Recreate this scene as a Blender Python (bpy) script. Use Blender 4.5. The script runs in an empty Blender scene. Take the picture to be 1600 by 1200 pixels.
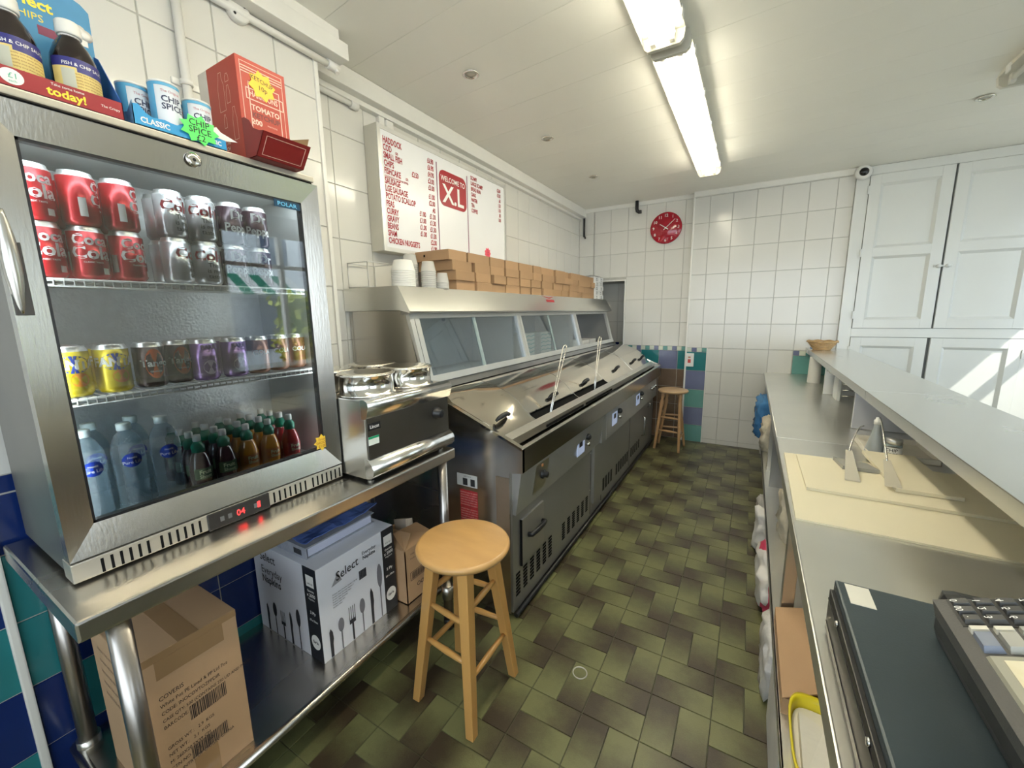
import bpy, bmesh, math, random
from mathutils import Vector, Matrix
PI=math.pi
random.seed(7)
S=bpy.context.scene
COL=S.collection
# ------------------------------------------------------------ camera
cam_d=bpy.data.cameras.new('camera'); cam=bpy.data.objects.new('camera',cam_d); COL.objects.link(cam)
cam_d.sensor_fit='HORIZONTAL'; cam_d.sensor_width=36; cam_d.lens=637./1600*36; cam_d.clip_start=.02
yaw,pitch,roll=[math.radians(a) for a in (30.28,9.86,-.87)]
fw=Vector((-math.sin(yaw)*math.cos(pitch),math.cos(yaw)*math.cos(pitch),-math.sin(pitch)))
rt=Vector((math.cos(yaw),math.sin(yaw),0)); up=rt.cross(fw)
r2=rt*math.cos(roll)+up*math.sin(roll); u2=up*math.cos(roll)-rt*math.sin(roll)
cam.matrix_world=Matrix(((r2.x,u2.x,-fw.x,0),(r2.y,u2.y,-fw.y,0),(r2.z,u2.z,-fw.z,1.45),(0,0,0,1)))
S.camera=cam
# ------------------------------------------------------------ world, sun, exposure
S.view_settings.view_transform='Standard'; S.view_settings.look='None'
S.view_settings.exposure=0.25; S.view_settings.gamma=1; S.view_settings.use_curve_mapping=False
W=bpy.data.worlds.new('sky'); S.world=W; W.use_nodes=True
bg=W.node_tree.nodes['Background']; bg.inputs[0].default_value=(.80,.90,1,1); bg.inputs[1].default_value=4.0
sd=bpy.data.lights.new('sun','SUN'); sd.energy=5; sd.angle=.01; sd.color=(1,.95,.85)
sun=bpy.data.objects.new('sun',sd); COL.objects.link(sun)
sun.rotation_euler=Vector((-1,.8,-1.5)).to_track_quat('-Z','Y').to_euler()
TUBE=37.0
# ------------------------------------------------------------ materials
MC={}
def M(name,col,rough=.5,metal=0.,var=.06,vs=8.,bump=0.,bs=60.,emit=0.,coat=0.,stretch=(1,1,1),rv=0.,spec=.5,col2=None,aniso=0):
    if name in MC: return MC[name]
    m=bpy.data.materials.new(name); m.use_nodes=True; nt=m.node_tree; N=nt.nodes; L=nt.links
    b=N['Principled BSDF']; b.inputs['Roughness'].default_value=rough; b.inputs['Metallic'].default_value=metal
    b.inputs['Specular IOR Level'].default_value=spec
    if coat: b.inputs['Coat Weight'].default_value=coat; b.inputs['Coat Roughness'].default_value=.08
    tc=N.new('ShaderNodeTexCoord'); mp=N.new('ShaderNodeMapping'); mp.inputs['Scale'].default_value=stretch
    L.new(tc.outputs['Object'],mp.inputs[0])
    nz=N.new('ShaderNodeTexNoise'); nz.inputs['Scale'].default_value=vs; nz.inputs['Detail'].default_value=5; L.new(mp.outputs[0],nz.inputs[0])
    mx=N.new('ShaderNodeMix'); mx.data_type='RGBA'; L.new(nz.outputs[0],mx.inputs['Factor'])
    c2=col2 or tuple(max(0,c*(1-2.2*var)) for c in col)
    c1=col if col2 else tuple(min(1,c*(1+var*1.6)) for c in col)
    mx.inputs[6].default_value=(*c2,1); mx.inputs[7].default_value=(*c1,1)
    L.new(mx.outputs[2],b.inputs['Base Color'])
    if rv:
        mr=N.new('ShaderNodeMapRange'); L.new(nz.outputs[0],mr.inputs[0]); mr.inputs[3].default_value=max(0,rough-rv); mr.inputs[4].default_value=rough+rv
        L.new(mr.outputs[0],b.inputs['Roughness'])
    if bump:
        n2=N.new('ShaderNodeTexNoise'); n2.inputs['Scale'].default_value=bs; n2.inputs['Detail'].default_value=3; L.new(mp.outputs[0],n2.inputs[0])
        bp=N.new('ShaderNodeBump'); bp.inputs['Strength'].default_value=bump; bp.inputs['Distance'].default_value=.004
        L.new(n2.outputs[0],bp.inputs['Height']); L.new(bp.outputs[0],b.inputs['Normal'])
    if emit: b.inputs['Emission Color'].default_value=(*col,1); b.inputs['Emission Strength'].default_value=emit
    MC[name]=m; return m
def glassy(name,tint=(1,1,1),ior=1.5,rough=0.,body=0.,bodycol=(1,1,1),bump=0):
    if name in MC: return MC[name]
    m=bpy.data.materials.new(name); m.use_nodes=True; nt=m.node_tree; N=nt.nodes; L=nt.links
    N.remove(N['Principled BSDF']); out=N['Material Output']
    tr=N.new('ShaderNodeBsdfTransparent'); tr.inputs[0].default_value=(*tint,1)
    gl=N.new('ShaderNodeBsdfGlossy'); gl.inputs['Roughness'].default_value=rough
    fr=N.new('ShaderNodeFresnel'); ge=N.new('ShaderNodeNewGeometry'); mr=N.new('ShaderNodeMapRange')   # same reflectance on both faces of a pane
    mr.inputs[3].default_value=ior; mr.inputs[4].default_value=1/ior; L.new(ge.outputs['Backfacing'],mr.inputs[0]); L.new(mr.outputs[0],fr.inputs[0])
    mx=N.new('ShaderNodeMixShader'); L.new(fr.outputs[0],mx.inputs[0]); L.new(gl.outputs[0],mx.inputs[2])
    if bump:
        n2=N.new('ShaderNodeTexNoise'); n2.inputs['Scale'].default_value=70; bp=N.new('ShaderNodeBump'); bp.inputs['Strength'].default_value=bump; bp.inputs['Distance'].default_value=.01
        L.new(n2.outputs[0],bp.inputs['Height']); L.new(bp.outputs[0],gl.inputs['Normal'])
    if body:
        df=N.new('ShaderNodeBsdfDiffuse'); df.inputs[0].default_value=(*bodycol,1)
        m2=N.new('ShaderNodeMixShader'); m2.inputs[0].default_value=body; L.new(tr.outputs[0],m2.inputs[1]); L.new(df.outputs[0],m2.inputs[2]); L.new(m2.outputs[0],mx.inputs[1])
    else: L.new(tr.outputs[0],mx.inputs[1])
    L.new(mx.outputs[0],out.inputs[0]); MC[name]=m; return m
steel=M('brushed_steel',(.60,.57,.52),.27,1,.05,3,.08,240,stretch=(1,.12,1),rv=.06)
steelv=M('brushed_steel_panel',(.60,.58,.53),.30,1,.06,2.5,.06,200,rv=.07)
mirror=M('polished_steel',(.74,.70,.62),.10,1,.06,2.2,.10,5,rv=.04)
hoodst=M('satin_steel_hood',(.78,.78,.74),.24,.9,.04,2.,.05,6,rv=.05)
counterst=M('worn_steel_counter',(.80,.79,.74),.33,.9,.06,3,.06,90,rv=.08)
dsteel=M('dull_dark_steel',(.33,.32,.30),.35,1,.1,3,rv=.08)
fridgest=M('fridge_steel',(.56,.54,.50),.24,1,.05,3,.06,200,stretch=(1,1,.15),rv=.06)
chrome=M('chrome',(.74,.72,.68),.13,1,.02)
alum=M('aluminium_frame',(.74,.74,.72),.35,.85,.04)
blackp=M('black_plastic',(.015,.015,.016),.35,0,.1)
darkin=M('dark_interior',(.012,.012,.012),.9,0,.1,spec=.05)
whitep=M('white_plastic',(.80,.79,.75),.4,0,.02)
whitepaint=M('gloss_white_paint',(.70,.715,.685),.16,0,.02,3,.05,14)
creampaint=M('white_gloss_trim',(.82,.81,.76),.3,0,.03)
ceilm=M('ceiling_panel_paint',(.87,.865,.80),.42,0,.03,1.5)
tilew=M('white_wall_tile',(.72,.71,.665),.16,0,.025,2.2,.05,9)
grout=M('pale_grout',(.50,.49,.45),.8,0,.1,30)
groutd=M('dark_grout',(.10,.10,.06),.85,0,.2,30)
tteal=M('teal_tile',(.025,.20,.215),.12,0,.12,5); tnavy=M('navy_tile',(.008,.025,.13),.12,0,.15,5)
tpurp=M('slate_blue_tile',(.16,.18,.30),.15,0,.12,5); tgreen=M('sea_green_tile',(.13,.33,.30),.15,0,.12,5)
tbrown=M('brown_glazed_tile',(.16,.11,.075),.1,0,.25,6); tcream=M('cream_mosaic',(.62,.66,.55),.2,0,.05)
card=M('brown_cardboard',(.38,.235,.125),.75,0,.05,6,.06,120)
card2=M('kraft_cardboard',(.50,.32,.18),.7,0,.05,6,.06,120)
carddark=M('cardboard_inner',(.38,.24,.12),.85,0,.08)
tape=M('clear_brown_tape',(.36,.22,.11),.15,0,.05)
wood=M('varnished_pine',(.66,.36,.11),.3,0,.18,5,.1,30,stretch=(1,1,.12),coat=.3)
woodtop=M('worn_pine_seat',(.72,.43,.16),.32,0,.22,14,.1,40,stretch=(.35,1,1),coat=.25,col2=(.45,.25,.09))
wood2=M('turned_beech',(.55,.33,.16),.35,0,.12,6,coat=.2,stretch=(1,1,.2))
ink=M('black_ink',(.02,.02,.022),.6,0,.05); inkw=M('white_ink',(.9,.9,.88),.5,0,.01); inkr=M('red_ink',(.40,.008,.02),.5,0,.05)
clearpane=glassy('clear_glass',(.90,.95,.93),1.5)
fridgeglass=glassy('fridge_glass',(.97,.985,.98),1.55)
darkglass=glassy('tinted_cabinet_glass',(.80,.85,.87),2.1)
windowglass=glassy('window_glass',(.97,.98,.98),1.25)
clearplastic=glassy('clear_plastic',(.80,.90,.95),1.45,.08,.10,(.75,.86,.92),.5)
diffus=glassy('prismatic_diffuser',(.95,.95,.92),1.45,.2,.10,(.9,.88,.8),.6)
tubelit=M('lit_tube',(1,.93,.78),emit=TUBE)
# ------------------------------------------------------------ mesh builder
class B:
    def __init__(s): s.bm=bmesh.new(); s.mi=0
    def _f(s,vs,smooth=False):
        try:
            f=s.bm.faces.new(vs); f.material_index=s.mi; f.smooth=smooth; return f
        except ValueError: return None
    def hexa(s,p):   # 8 points: bottom ring 0-3, top ring 4-7
        v=[s.bm.verts.new(q) for q in p]
        for a in ((3,2,1,0),(4,5,6,7),(0,1,5,4),(1,2,6,5),(2,3,7,6),(3,0,4,7)): s._f([v[i] for i in a])
        return s
    def box(s,x0,x1,y0,y1,z0,z1,bev=0):
        if bev:
            b=min(bev,abs(x1-x0)*.45,abs(y1-y0)*.45,abs(z1-z0)*.45)
            t=bmesh.new(); v=[t.verts.new(q) for q in ((x0,y0,z0),(x1,y0,z0),(x1,y1,z0),(x0,y1,z0),(x0,y0,z1),(x1,y0,z1),(x1,y1,z1),(x0,y1,z1))]
            for a in ((3,2,1,0),(4,5,6,7),(0,1,5,4),(1,2,6,5),(2,3,7,6),(3,0,4,7)): t.faces.new([v[i] for i in a])
            bmesh.ops.bevel(t,geom=t.edges[:],offset=b,segments=2,profile=.6,affect='EDGES')
            for f in t.faces: f.material_index=s.mi
            me=bpy.data.meshes.new('t'); t.to_mesh(me); t.free(); s.bm.from_mesh(me); bpy.data.meshes.remove(me); return s
        return s.hexa(((x0,y0,z0),(x1,y0,z0),(x1,y1,z0),(x0,y1,z0),(x0,y0,z1),(x1,y0,z1),(x1,y1,z1),(x0,y1,z1)))
    def prism(s,poly,axis,a,b,smooth=False):  # poly: 2D points; axis 0:x(poly=y,z) 1:y(poly=x,z) 2:z(poly=x,y)
        def P(p,t): return (t,p[0],p[1]) if axis==0 else ((p[0],t,p[1]) if axis==1 else (p[0],p[1],t))
        A=[s.bm.verts.new(P(p,a)) for p in poly]; Bv=[s.bm.verts.new(P(p,b)) for p in poly]; n=len(poly)
        s._f(A[::-1]); s._f(Bv)
        for i in range(n): s._f([A[i],A[(i+1)%n],Bv[(i+1)%n],Bv[i]],smooth)
        return s
    def tube(s,path,r,seg=8,smooth=True,cap=True):
        path=[Vector(p) for p in path]; n=len(path); R=r if isinstance(r,(list,tuple)) else [r]*n
        rings=[]; ref=None
        for i,p in enumerate(path):
            t=(path[min(i+1,n-1)]-path[max(i-1,0)]).normalized()
            if ref is None: ref=Vector((0,0,1)) if abs(t.z)<.9 else Vector((1,0,0))
            a=t.cross(ref).normalized(); b=t.cross(a).normalized(); ref=a.cross(t)
            if ref.length<1e-5: ref=Vector((1,0,0))
            rings.append([s.bm.verts.new(p+(a*math.cos(2*PI*k/seg)+b*math.sin(2*PI*k/seg))*R[i]) for k in range(seg)])
        for i in range(n-1):
            for k in range(seg): s._f([rings[i][k],rings[i][(k+1)%seg],rings[i+1][(k+1)%seg],rings[i+1][k]],smooth)
        if cap: s._f(rings[0][::-1]); s._f(rings[-1])
        return s
    def lathe(s,prof,c,seg=24,smooth=True,axis=2,caps=True):
        rings=[]
        for r,h in prof:
            ring=[]
            for k in range(seg):
                a=2*PI*k/seg; q=(r*math.cos(a),r*math.sin(a),h)
                if axis==0: q=(h,q[0],q[1])
                if axis==1: q=(q[1],h,q[0])
                ring.append(s.bm.verts.new((c[0]+q[0],c[1]+q[1],c[2]+q[2])))
            rings.append(ring)
        for i in range(len(rings)-1):
            for k in range(seg): s._f([rings[i][k],rings[i][(k+1)%seg],rings[i+1][(k+1)%seg],rings[i+1][k]],smooth)
        if caps: s._f(rings[0][::-1]); s._f(rings[-1])
        return s
    def quad(s,*p): s._f([s.bm.verts.new(q) for q in p]); return s
    def strip(s,A,Bp,smooth=True):  # lofted strip between two polylines
        a=[s.bm.verts.new(p) for p in A]; b=[s.bm.verts.new(p) for p in Bp]
        for i in range(len(a)-1): s._f([a[i],a[i+1],b[i+1],b[i]],smooth)
        return s
    def raw(s,verts,faces,fn):
        v=[s.bm.verts.new(fn(p)) for p in verts]
        for f in faces: s._f([v[i] for i in f])
        return s
    def text(s,t,o,u,v,size,cx='L',sx=1.,bold=0.,fn=None):
        vs,fs,w=glyphs(t,bold); w*=size*sx
        off={'L':0,'C':-w/2,'R':-w}[cx]; o=Vector(o); u=Vector(u).normalized(); v=Vector(v).normalized()
        return s.raw(vs,fs,fn or (lambda p:o+u*(p[0]*size*sx+off)+v*(p[1]*size)))
GC={}
def glyphs(t,bold=0.):
    k=(t,bold)
    if k in GC: return GC[k]
    c=bpy.data.curves.new('t','FONT'); c.body=t; c.size=1.; c.offset=bold; c.resolution_u=2
    o=bpy.data.objects.new('t',c); COL.objects.link(o)
    dg=bpy.context.evaluated_depsgraph_get(); dg.update(); me=bpy.data.meshes.new_from_object(o.evaluated_get(dg))
    vs=[(v.co.x,v.co.y) for v in me.vertices]; fs=[tuple(p.vertices) for p in me.polygons]
    w=max([v[0] for v in vs] or [0]); bpy.data.objects.remove(o); bpy.data.curves.remove(c); bpy.data.meshes.remove(me)
    GC[k]=(vs,fs,w); return GC[k]
ORG={}
def obj(name,b,mat,parent=None,recalc=True,bevel=0):
    me=bpy.data.meshes.new(name)
    if recalc: bmesh.ops.recalc_face_normals(b.bm,faces=b.bm.faces[:])
    mats=mat if isinstance(mat,(list,tuple)) else [mat]
    if parent is None:
        co=[v.co for v in b.bm.verts]
        if co:
            mn=[min(c[i] for c in co) for i in range(3)]; mx=[max(c[i] for c in co) for i in range(3)]
            org=Vector(((mn[0]+mx[0])/2,(mn[1]+mx[1])/2,mn[2]))
        else: org=Vector()
    else: org=ORG[parent.name]
    b.bm.to_mesh(me); b.bm.free(); me.transform(Matrix.Translation(-org))
    for m in mats: me.materials.append(m)
    o=bpy.data.objects.new(name,me); COL.objects.link(o); ORG[o.name]=org.copy()
    if parent is None: o.location=org
    else: o.parent=parent
    if bevel:
        md=o.modifiers.new('bevel','BEVEL'); md.width=bevel; md.segments=2; md.limit_method='ANGLE'
    return o
def tag(o,label,cat,group=None):
    o['label']=label; o['category']=cat
    if group: o['group']=group
    return o
def struct(name,b,mat,**k):
    o=obj(name,b,mat,**k)
    if not k.get('parent'): o['kind']='structure'
    return o
def thing(name,label,cat,loc=(0,0,0),group=None):
    o=bpy.data.objects.new(name,None); COL.objects.link(o); o.location=loc; o.empty_display_size=.05; ORG[o.name]=Vector(loc)
    return tag(o,label,cat,group)
def dup(root,loc,label,rz=0.,group=None):
    r=root.copy(); COL.objects.link(r); r.location=loc; r.rotation_euler=(0,0,rz); r['label']=label
    if group: r['group']=group
    for ch in list(root.children):
        c=ch.copy(); COL.objects.link(c); c.parent=r
        for g in list(ch.children):
            d=g.copy(); COL.objects.link(d); d.parent=c
    return r
X3=(1,0,0);Y3=(0,1,0);Z3=(0,0,1)
WORD=['first','second','third','fourth','fifth','sixth','seventh','eighth','ninth','tenth','eleventh','twelfth','thirteenth']
# tiles on a wall plane. plane 'x' (wall normal +x at X=c) or 'y' (normal -y at Y=c)
def tiles(b,plane,c,cells,gap=.0016,th=.004):
    for u0,u1,v0,v1,mi in cells:
        b.mi=mi; a0,a1,b0,b1=u0+gap,u1-gap,v0+gap,v1-gap; e=.0015
        if plane=='x':
            b.hexa(((c,a0,b0),(c,a1,b0),(c,a1,b1),(c,a0,b1),(c+th,a0+e,b0+e),(c+th,a1-e,b0+e),(c+th,a1-e,b1-e),(c+th,a0+e,b1-e)))
        else:
            b.hexa(((a0,c,b0),(a1,c,b0),(a1,c,b1),(a0,c,b1),(a0+e,c-th,b0+e),(a1-e,c-th,b0+e),(a1-e,c-th,b1-e),(a0+e,c-th,b1-e)))
def grid(u0,u1,us,v0,v1,vs,pick):
    U=[u0]+[u for u in us if u0+.01<u<u1-.01]+[u1]; V=[v0]+[v for v in vs if v0+.01<v<v1-.01]+[v1]
    return [(U[i],U[i+1],V[j],V[j+1],pick(i,j)) for i in range(len(U)-1) for j in range(len(V)-1)]
TM=[grout,tilew,tteal,tnavy,tpurp,tgreen,tbrown,tcream]
WR=[1.058,1.32,1.582,1.842,2.105,2.355,2.62]
# ------------------------------------------------------------ floor (basket-weave quarry tiles)
def floor():
    b=B(); b.box(-2.0,2.6,-1.5,5.45,-.06,-.003); bm=b.bm
    g=bm.verts.layers.float.new('grad'); rn=bm.verts.layers.float.new('rnd')
    def tile(x0,x1,y0,y1,ax,rev):
        b.mi=1; n=len(bm.verts); k=.0014
        b.hexa(((x0+k,y0+k,-.003),(x1-k,y0+k,-.003),(x1-k,y1-k,-.003),(x0+k,y1-k,-.003),(x0+k+.001,y0+k+.001,0),(x1-k-.001,y0+k+.001,0),(x1-k-.001,y1-k-.001,0),(x0+k+.001,y1-k-.001,0)))
        bm.verts.ensure_lookup_table(); r=random.random()
        for v in bm.verts[n:]:
            t=(v.co.y-y0)/(y1-y0) if ax else (v.co.x-x0)/(x1-x0)
            v[g]=1-t if rev else t; v[rn]=r
    sx,sy=.2055,.2025
    for i in range(-9,12):
        for j in range(-15,18):
            x=-.022+i*sx; y=1.62+j*sy
            if (i+j)%2:
                tile(x,x+sx/2,y,y+sy,1,False); tile(x+sx/2,x+sx,y,y+sy,1,True)
            else:
                tile(x,x+sx,y+sy/2,y+sy,0,False); tile(x,x+sx,y,y+sy/2,0,True)
    m=bpy.data.materials.new('green_brown_quarry_tile'); m.use_nodes=True; nt=m.node_tree; N=nt.nodes; L=nt.links; p=N['Principled BSDF']
    a=N.new('ShaderNodeAttribute'); a.attribute_name='grad'; r=N.new('ShaderNodeAttribute'); r.attribute_name='rnd'
    tc=N.new('ShaderNodeTexCoord'); nz=N.new('ShaderNodeTexNoise'); nz.inputs['Scale'].default_value=26; nz.inputs['Detail'].default_value=6; L.new(tc.outputs['Object'],nz.inputs[0])
    nf=N.new('ShaderNodeTexNoise'); nf.inputs['Scale'].default_value=260; L.new(tc.outputs['Object'],nf.inputs[0])
    def mth(op,x,y):
        q=N.new('ShaderNodeMath'); q.operation=op
        for i,z in enumerate((x,y)):
            if isinstance(z,(int,float)): q.inputs[i].default_value=z
            else: L.new(z,q.inputs[i])
        return q.outputs[0]
    f=mth('ADD',a.outputs['Fac'],mth('MULTIPLY',mth('SUBTRACT',nz.outputs[0],.5),.42))
    f=mth('ADD',f,mth('MULTIPLY',mth('SUBTRACT',nf.outputs[0],.5),.25))
    f=mth('ADD',f,mth('MULTIPLY',mth('SUBTRACT',r.outputs['Fac'],.5),.3))
    cr=N.new('ShaderNodeValToRGB'); L.new(f,cr.inputs[0]); e=cr.color_ramp.elements
    e[0].position=.12; e[0].color=(.170,.175,.075,1); e[1].position=.92; e[1].color=(.048,.034,.020,1)
    k=e.new(.5); k.color=(.105,.100,.045,1)
    L.new(cr.outputs[0],p.inputs['Base Color']); p.inputs['Roughness'].default_value=.36
    bp=N.new('ShaderNodeBump'); bp.inputs['Strength'].default_value=.25; bp.inputs['Distance'].default_value=.002; L.new(nf.outputs[0],bp.inputs['Height']); L.new(bp.outputs[0],p.inputs['Normal'])
    # keep the slab inside the room
    o=struct('floor',b,[groutd,m]); return o
floor()
# ------------------------------------------------------------ walls
def walls():
    # left pier (fridge stands in front of it)
    b=B(); b.mi=0; b.box(-1.95,-1.674,-1.40,1.255,0,2.64)
    cols=[.652+.213*k for k in range(-12,6)]; bc=[.64+.2*k for k in range(-12,6)]
    tiles(b,'x',-1.674,grid(-1.38,1.25,cols,1.05,2.64,WR,lambda i,j:1))
    pk=lambda i,j:[3,2,3,3,2][(i*3+j*2+(i*j)%2)%5]
    tiles(b,'x',-1.674,grid(-1.38,.150,bc,.036,1.0,[.036+.2*k for k in range(1,6)],lambda i,j:[2,3][(i+j)%2]))
    tiles(b,'x',-1.674,grid(.165,1.25,bc,.036,1.0,[.036+.2*k for k in range(1,6)],pk))
    tiles(b,'x',-1.674,[(-1.38+.05*k,-1.33+.05*k,1.002,1.05,[7,2,7,3][k%4]) for k in range(52)],.001)
    struct('wall_left',b,TM)
    b=B(); b.box(-1.676,-1.662,1.243,1.262,0,2.64,.003); struct('trim_1',b,creampaint)
    b=B(); b.box(-1.676,-1.658,.147,.166,.0,1.0,.004); struct('trim_2',b,creampaint)
    # recessed left wall behind the range
    b=B(); b.mi=0; b.box(-1.98,-1.874,1.255,5.4,0,2.64)
    tiles(b,'x',-1.874,grid(1.262,5.35,[1.67+.2105*k for k in range(-2,18)],1.058,2.64,WR,lambda i,j:1))
    tiles(b,'x',-1.874,grid(1.262,5.35,[1.67+.2105*k for k in range(-2,18)],0,1.01,[.2,.4,.6,.8],lambda i,j:[2,3,6,4][(i+j*3)%4]))
    tiles(b,'x',-1.874,[(1.27+.05*k,1.32+.05*k,1.01,1.058,[7,2,7,3][k%4]) for k in range(80)],.001)
    struct('wall_left',b,TM)
    # back wall, left half with the opening in its corner
    b=B(); b.mi=0; b.box(-1.30,-.60,4.874,5.30,0,2.64); b.box(-1.874,-1.30,4.874,5.30,1.80,2.64)
    cc=[-.685-.2*k for k in range(6)][::-1]
    tiles(b,'y',4.874,grid(-1.292,-.602,cc,1.058,1.842,WR,lambda i,j:1))
    tiles(b,'y',4.874,grid(-1.868,-.602,[-1.682]+cc,1.842,2.64,WR,lambda i,j:1))
    tiles(b,'y',4.874,[(-1.292+.0492*k,-1.2428+.0492*k,1.01,1.058,[7,5,7,4][k%4]) for k in range(14)],.001)
    pat={3:[4,4,2,4,5],2:[6,6,6,6,6],1:[6,6,6,6,6],0:[6,6,6,6,6]}
    tiles(b,'y',4.874,grid(-1.292,-.602,[-1.09,-.89,-.69],.0,1.01,[.2,.4,.6,.8],lambda i,j:{4:[4,2,4,2][i%4]}.get(j,6)))
    struct('wall_back',b,TM)
    b=B(); b.box(-1.306,-1.292,4.862,4.90,1.0,1.80); b.box(-1.874,-1.292,4.862,4.90,1.80,1.815); struct('trim_3',b,creampaint)
    # deeper recess seen through the opening
    b=B(); b.mi=0; b.box(-1.98,-1.28,5.30,5.42,0,2.64); b.mi=0
    tiles(b,'y',5.30,grid(-1.87,-1.30,[-1.7,-1.5],1.058,1.9,WR,lambda i,j:1)); tiles(b,'y',5.30,[(-1.87+.05*k,-1.82+.05*k,1.01,1.058,[7,5,7,3][k%4]) for k in range(11)],.001)
    tiles(b,'y',5.30,grid(-1.87,-1.30,[-1.7,-1.5],.0,1.01,[.4,.6,.8],lambda i,j:4))
    struct('wall_back',b,TM)
    # back wall, right half
    b=B(); b.mi=0; b.box(-.60,2.62,4.824,5.30,0,2.64)
    cr=[-.447+.2055*k for k in range(0,7)]
    tiles(b,'y',4.824,grid(-.592,.70,cr,1.051,2.64,[1.305,1.562,1.818,2.078,2.332,2.59],lambda i,j:1))
    tiles(b,'y',4.824,[(-.592+.0505*k,-.5415+.0505*k,1.005,1.051,[7,4,7,5][k%4]) for k in range(4)],.001)
    tiles(b,'y',4.824,grid(-.592,-.39,[],0,1.005,[.19,.39,.59,.80],lambda i,j:[5,4,5,4,2][j]))
    tiles(b,'y',4.824,grid(-.387,.372,cr,0,1.048,[.05,.30,.555,.80],lambda i,j:1))
    tiles(b,'y',4.824,[(.375+.05*k,.425+.05*k,1.0,1.048,[4,7,5,7][k%4]) for k in range(6)],.001)
    tiles(b,'y',4.824,grid(.375,.70,[.575],0,1.0,[.2,.4,.6,.8],lambda i,j:5))
    struct('wall_back',b,TM)
    b=B(); b.box(-.606,-.588,4.812,4.90,0,2.62,.003); struct('trim_4',b,creampaint)
    b=B(); b.prism([(4.824,2.64),(4.78,2.64),(4.80,2.595),(4.824,2.59)],0,-.60,.70); struct('trim_5',b,creampaint)
    b=B(); b.box(-.393,-.385,4.815,4.83,0,1.05); struct('trim_6',b,creampaint)
    b=B(); b.box(-1.874,-.602,4.852,4.874,2.60,2.64); struct('trim_7',b,creampaint)
    # ceiling
    b=B(); b.mi=0; b.box(-2.0,2.7,-1.5,5.45,2.648,2.70); k=0
    y=-1.4; 
    while y<5.3:
        y1=min(y+.262,5.35); dx=-.06
        b.mi=1; b.hexa(((-1.95,y+.075,2.648),(2.6,y-.375,2.648),(2.6,y1-.375,2.648),(-1.95,y1+.075,2.648),(-1.95,y+.0758,2.64),(2.6,y-.3746,2.64),(2.6,y1-.3754,2.64),(-1.95,y1+.0742,2.64)))
        y=y1 if y1<5.35 else 9
    b.mi=1; b.box(1.5,2.6,4.7,5.4,2.641,2.648); b.box(-1.98,2.6,-1.45,-1.15,2.642,2.648)
    struct('ceiling',b,[M('ceiling_seam',(.79,.785,.72),.7),ceilm])
    # right wall (customer side) with shop window
    wy0,wy1,wz0,wz1=2.40,4.45,.75,2.45
    b=B(); b.box(2.5,2.62,-1.4,-.9,0,2.64); b.box(2.5,2.62,.9,wy0,0,2.64); b.box(2.5,2.62,wy1,5.0,0,2.64); b.box(2.5,2.62,wy0,wy1,0,wz0); b.box(2.5,2.62,wy0,wy1,wz1,2.64)
    b.box(2.5,2.62,-.9,.9,0,.8); b.box(2.5,2.62,-.9,.9,2.45,2.64)
    struct('wall_right',b,M('cream_wall_paint',(.72,.70,.62),.5))
    def win(n,plane,c,u0,u1,v0,v1,nu):
        b=B(); t=.05
        us=[u0+(u1-u0)*k/nu for k in range(nu+1)]
        def bx(a0,a1,c0,c1):
            if plane=='x': b.box(c+.02,c+.09,a0,a1,c0,c1,.004)
            else: b.box(a0,a1,c-.09,c-.02,c0,c1,.004)
        for u in us: bx(u-t/2 if 0<us.index(u)<nu else (u if u==u0 else u-t),u+t/2 if 0<us.index(u)<nu else (u+t if u==u0 else u),v0,v1)
        bx(u0,u1,v0,v0+t); bx(u0,u1,v1-t,v1); bx(u0,u1,v1-.42,v1-.38)
        o=struct('window_%d'%n,b,creampaint)
        g=B(); 
        if plane=='x': g.box(c+.05,c+.056,u0+.01,u1-.01,v0+.01,v1-.01)
        else: g.box(u0+.01,u1-.01,c-.056,c-.05,v0+.01,v1-.01)
        obj('pane',g,windowglass,o)
    win(1,'x',2.5,wy0,wy1,wz0,wz1,3); win(2,'x',2.5,-.9,.9,.8,2.45,2)
    b=B(); b.box(-1.674,-1.3,-1.5,-1.4,0,2.64); b.box(2.3,2.62,-1.5,-1.4,0,2.64); b.box(-1.3,2.3,-1.5,-1.4,0,.75); b.box(-1.3,2.3,-1.5,-1.4,2.45,2.64)
    struct('wall_front',b,MC['cream_wall_paint'])
    win(3,'y',-1.4,-1.3,2.3,.75,2.45,4)
    for nm,l,e,s in (('p1',(2.55,3.42,1.6),(0,PI/2,0),(1.7,2.05)),('p2',(2.55,0,1.62),(0,PI/2,0),(1.65,1.8)),('p3',(.5,-1.46,1.6),(PI/2,0,0),(3.6,1.7))):
        d=bpy.data.lights.new('portal','AREA'); d.shape='RECTANGLE'; d.size,d.size_y=s; d.energy=1; d.cycles.is_portal=True
        o=bpy.data.objects.new('window_portal',d); COL.objects.link(o); o.location=l; o.rotation_euler=e
walls()
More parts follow.
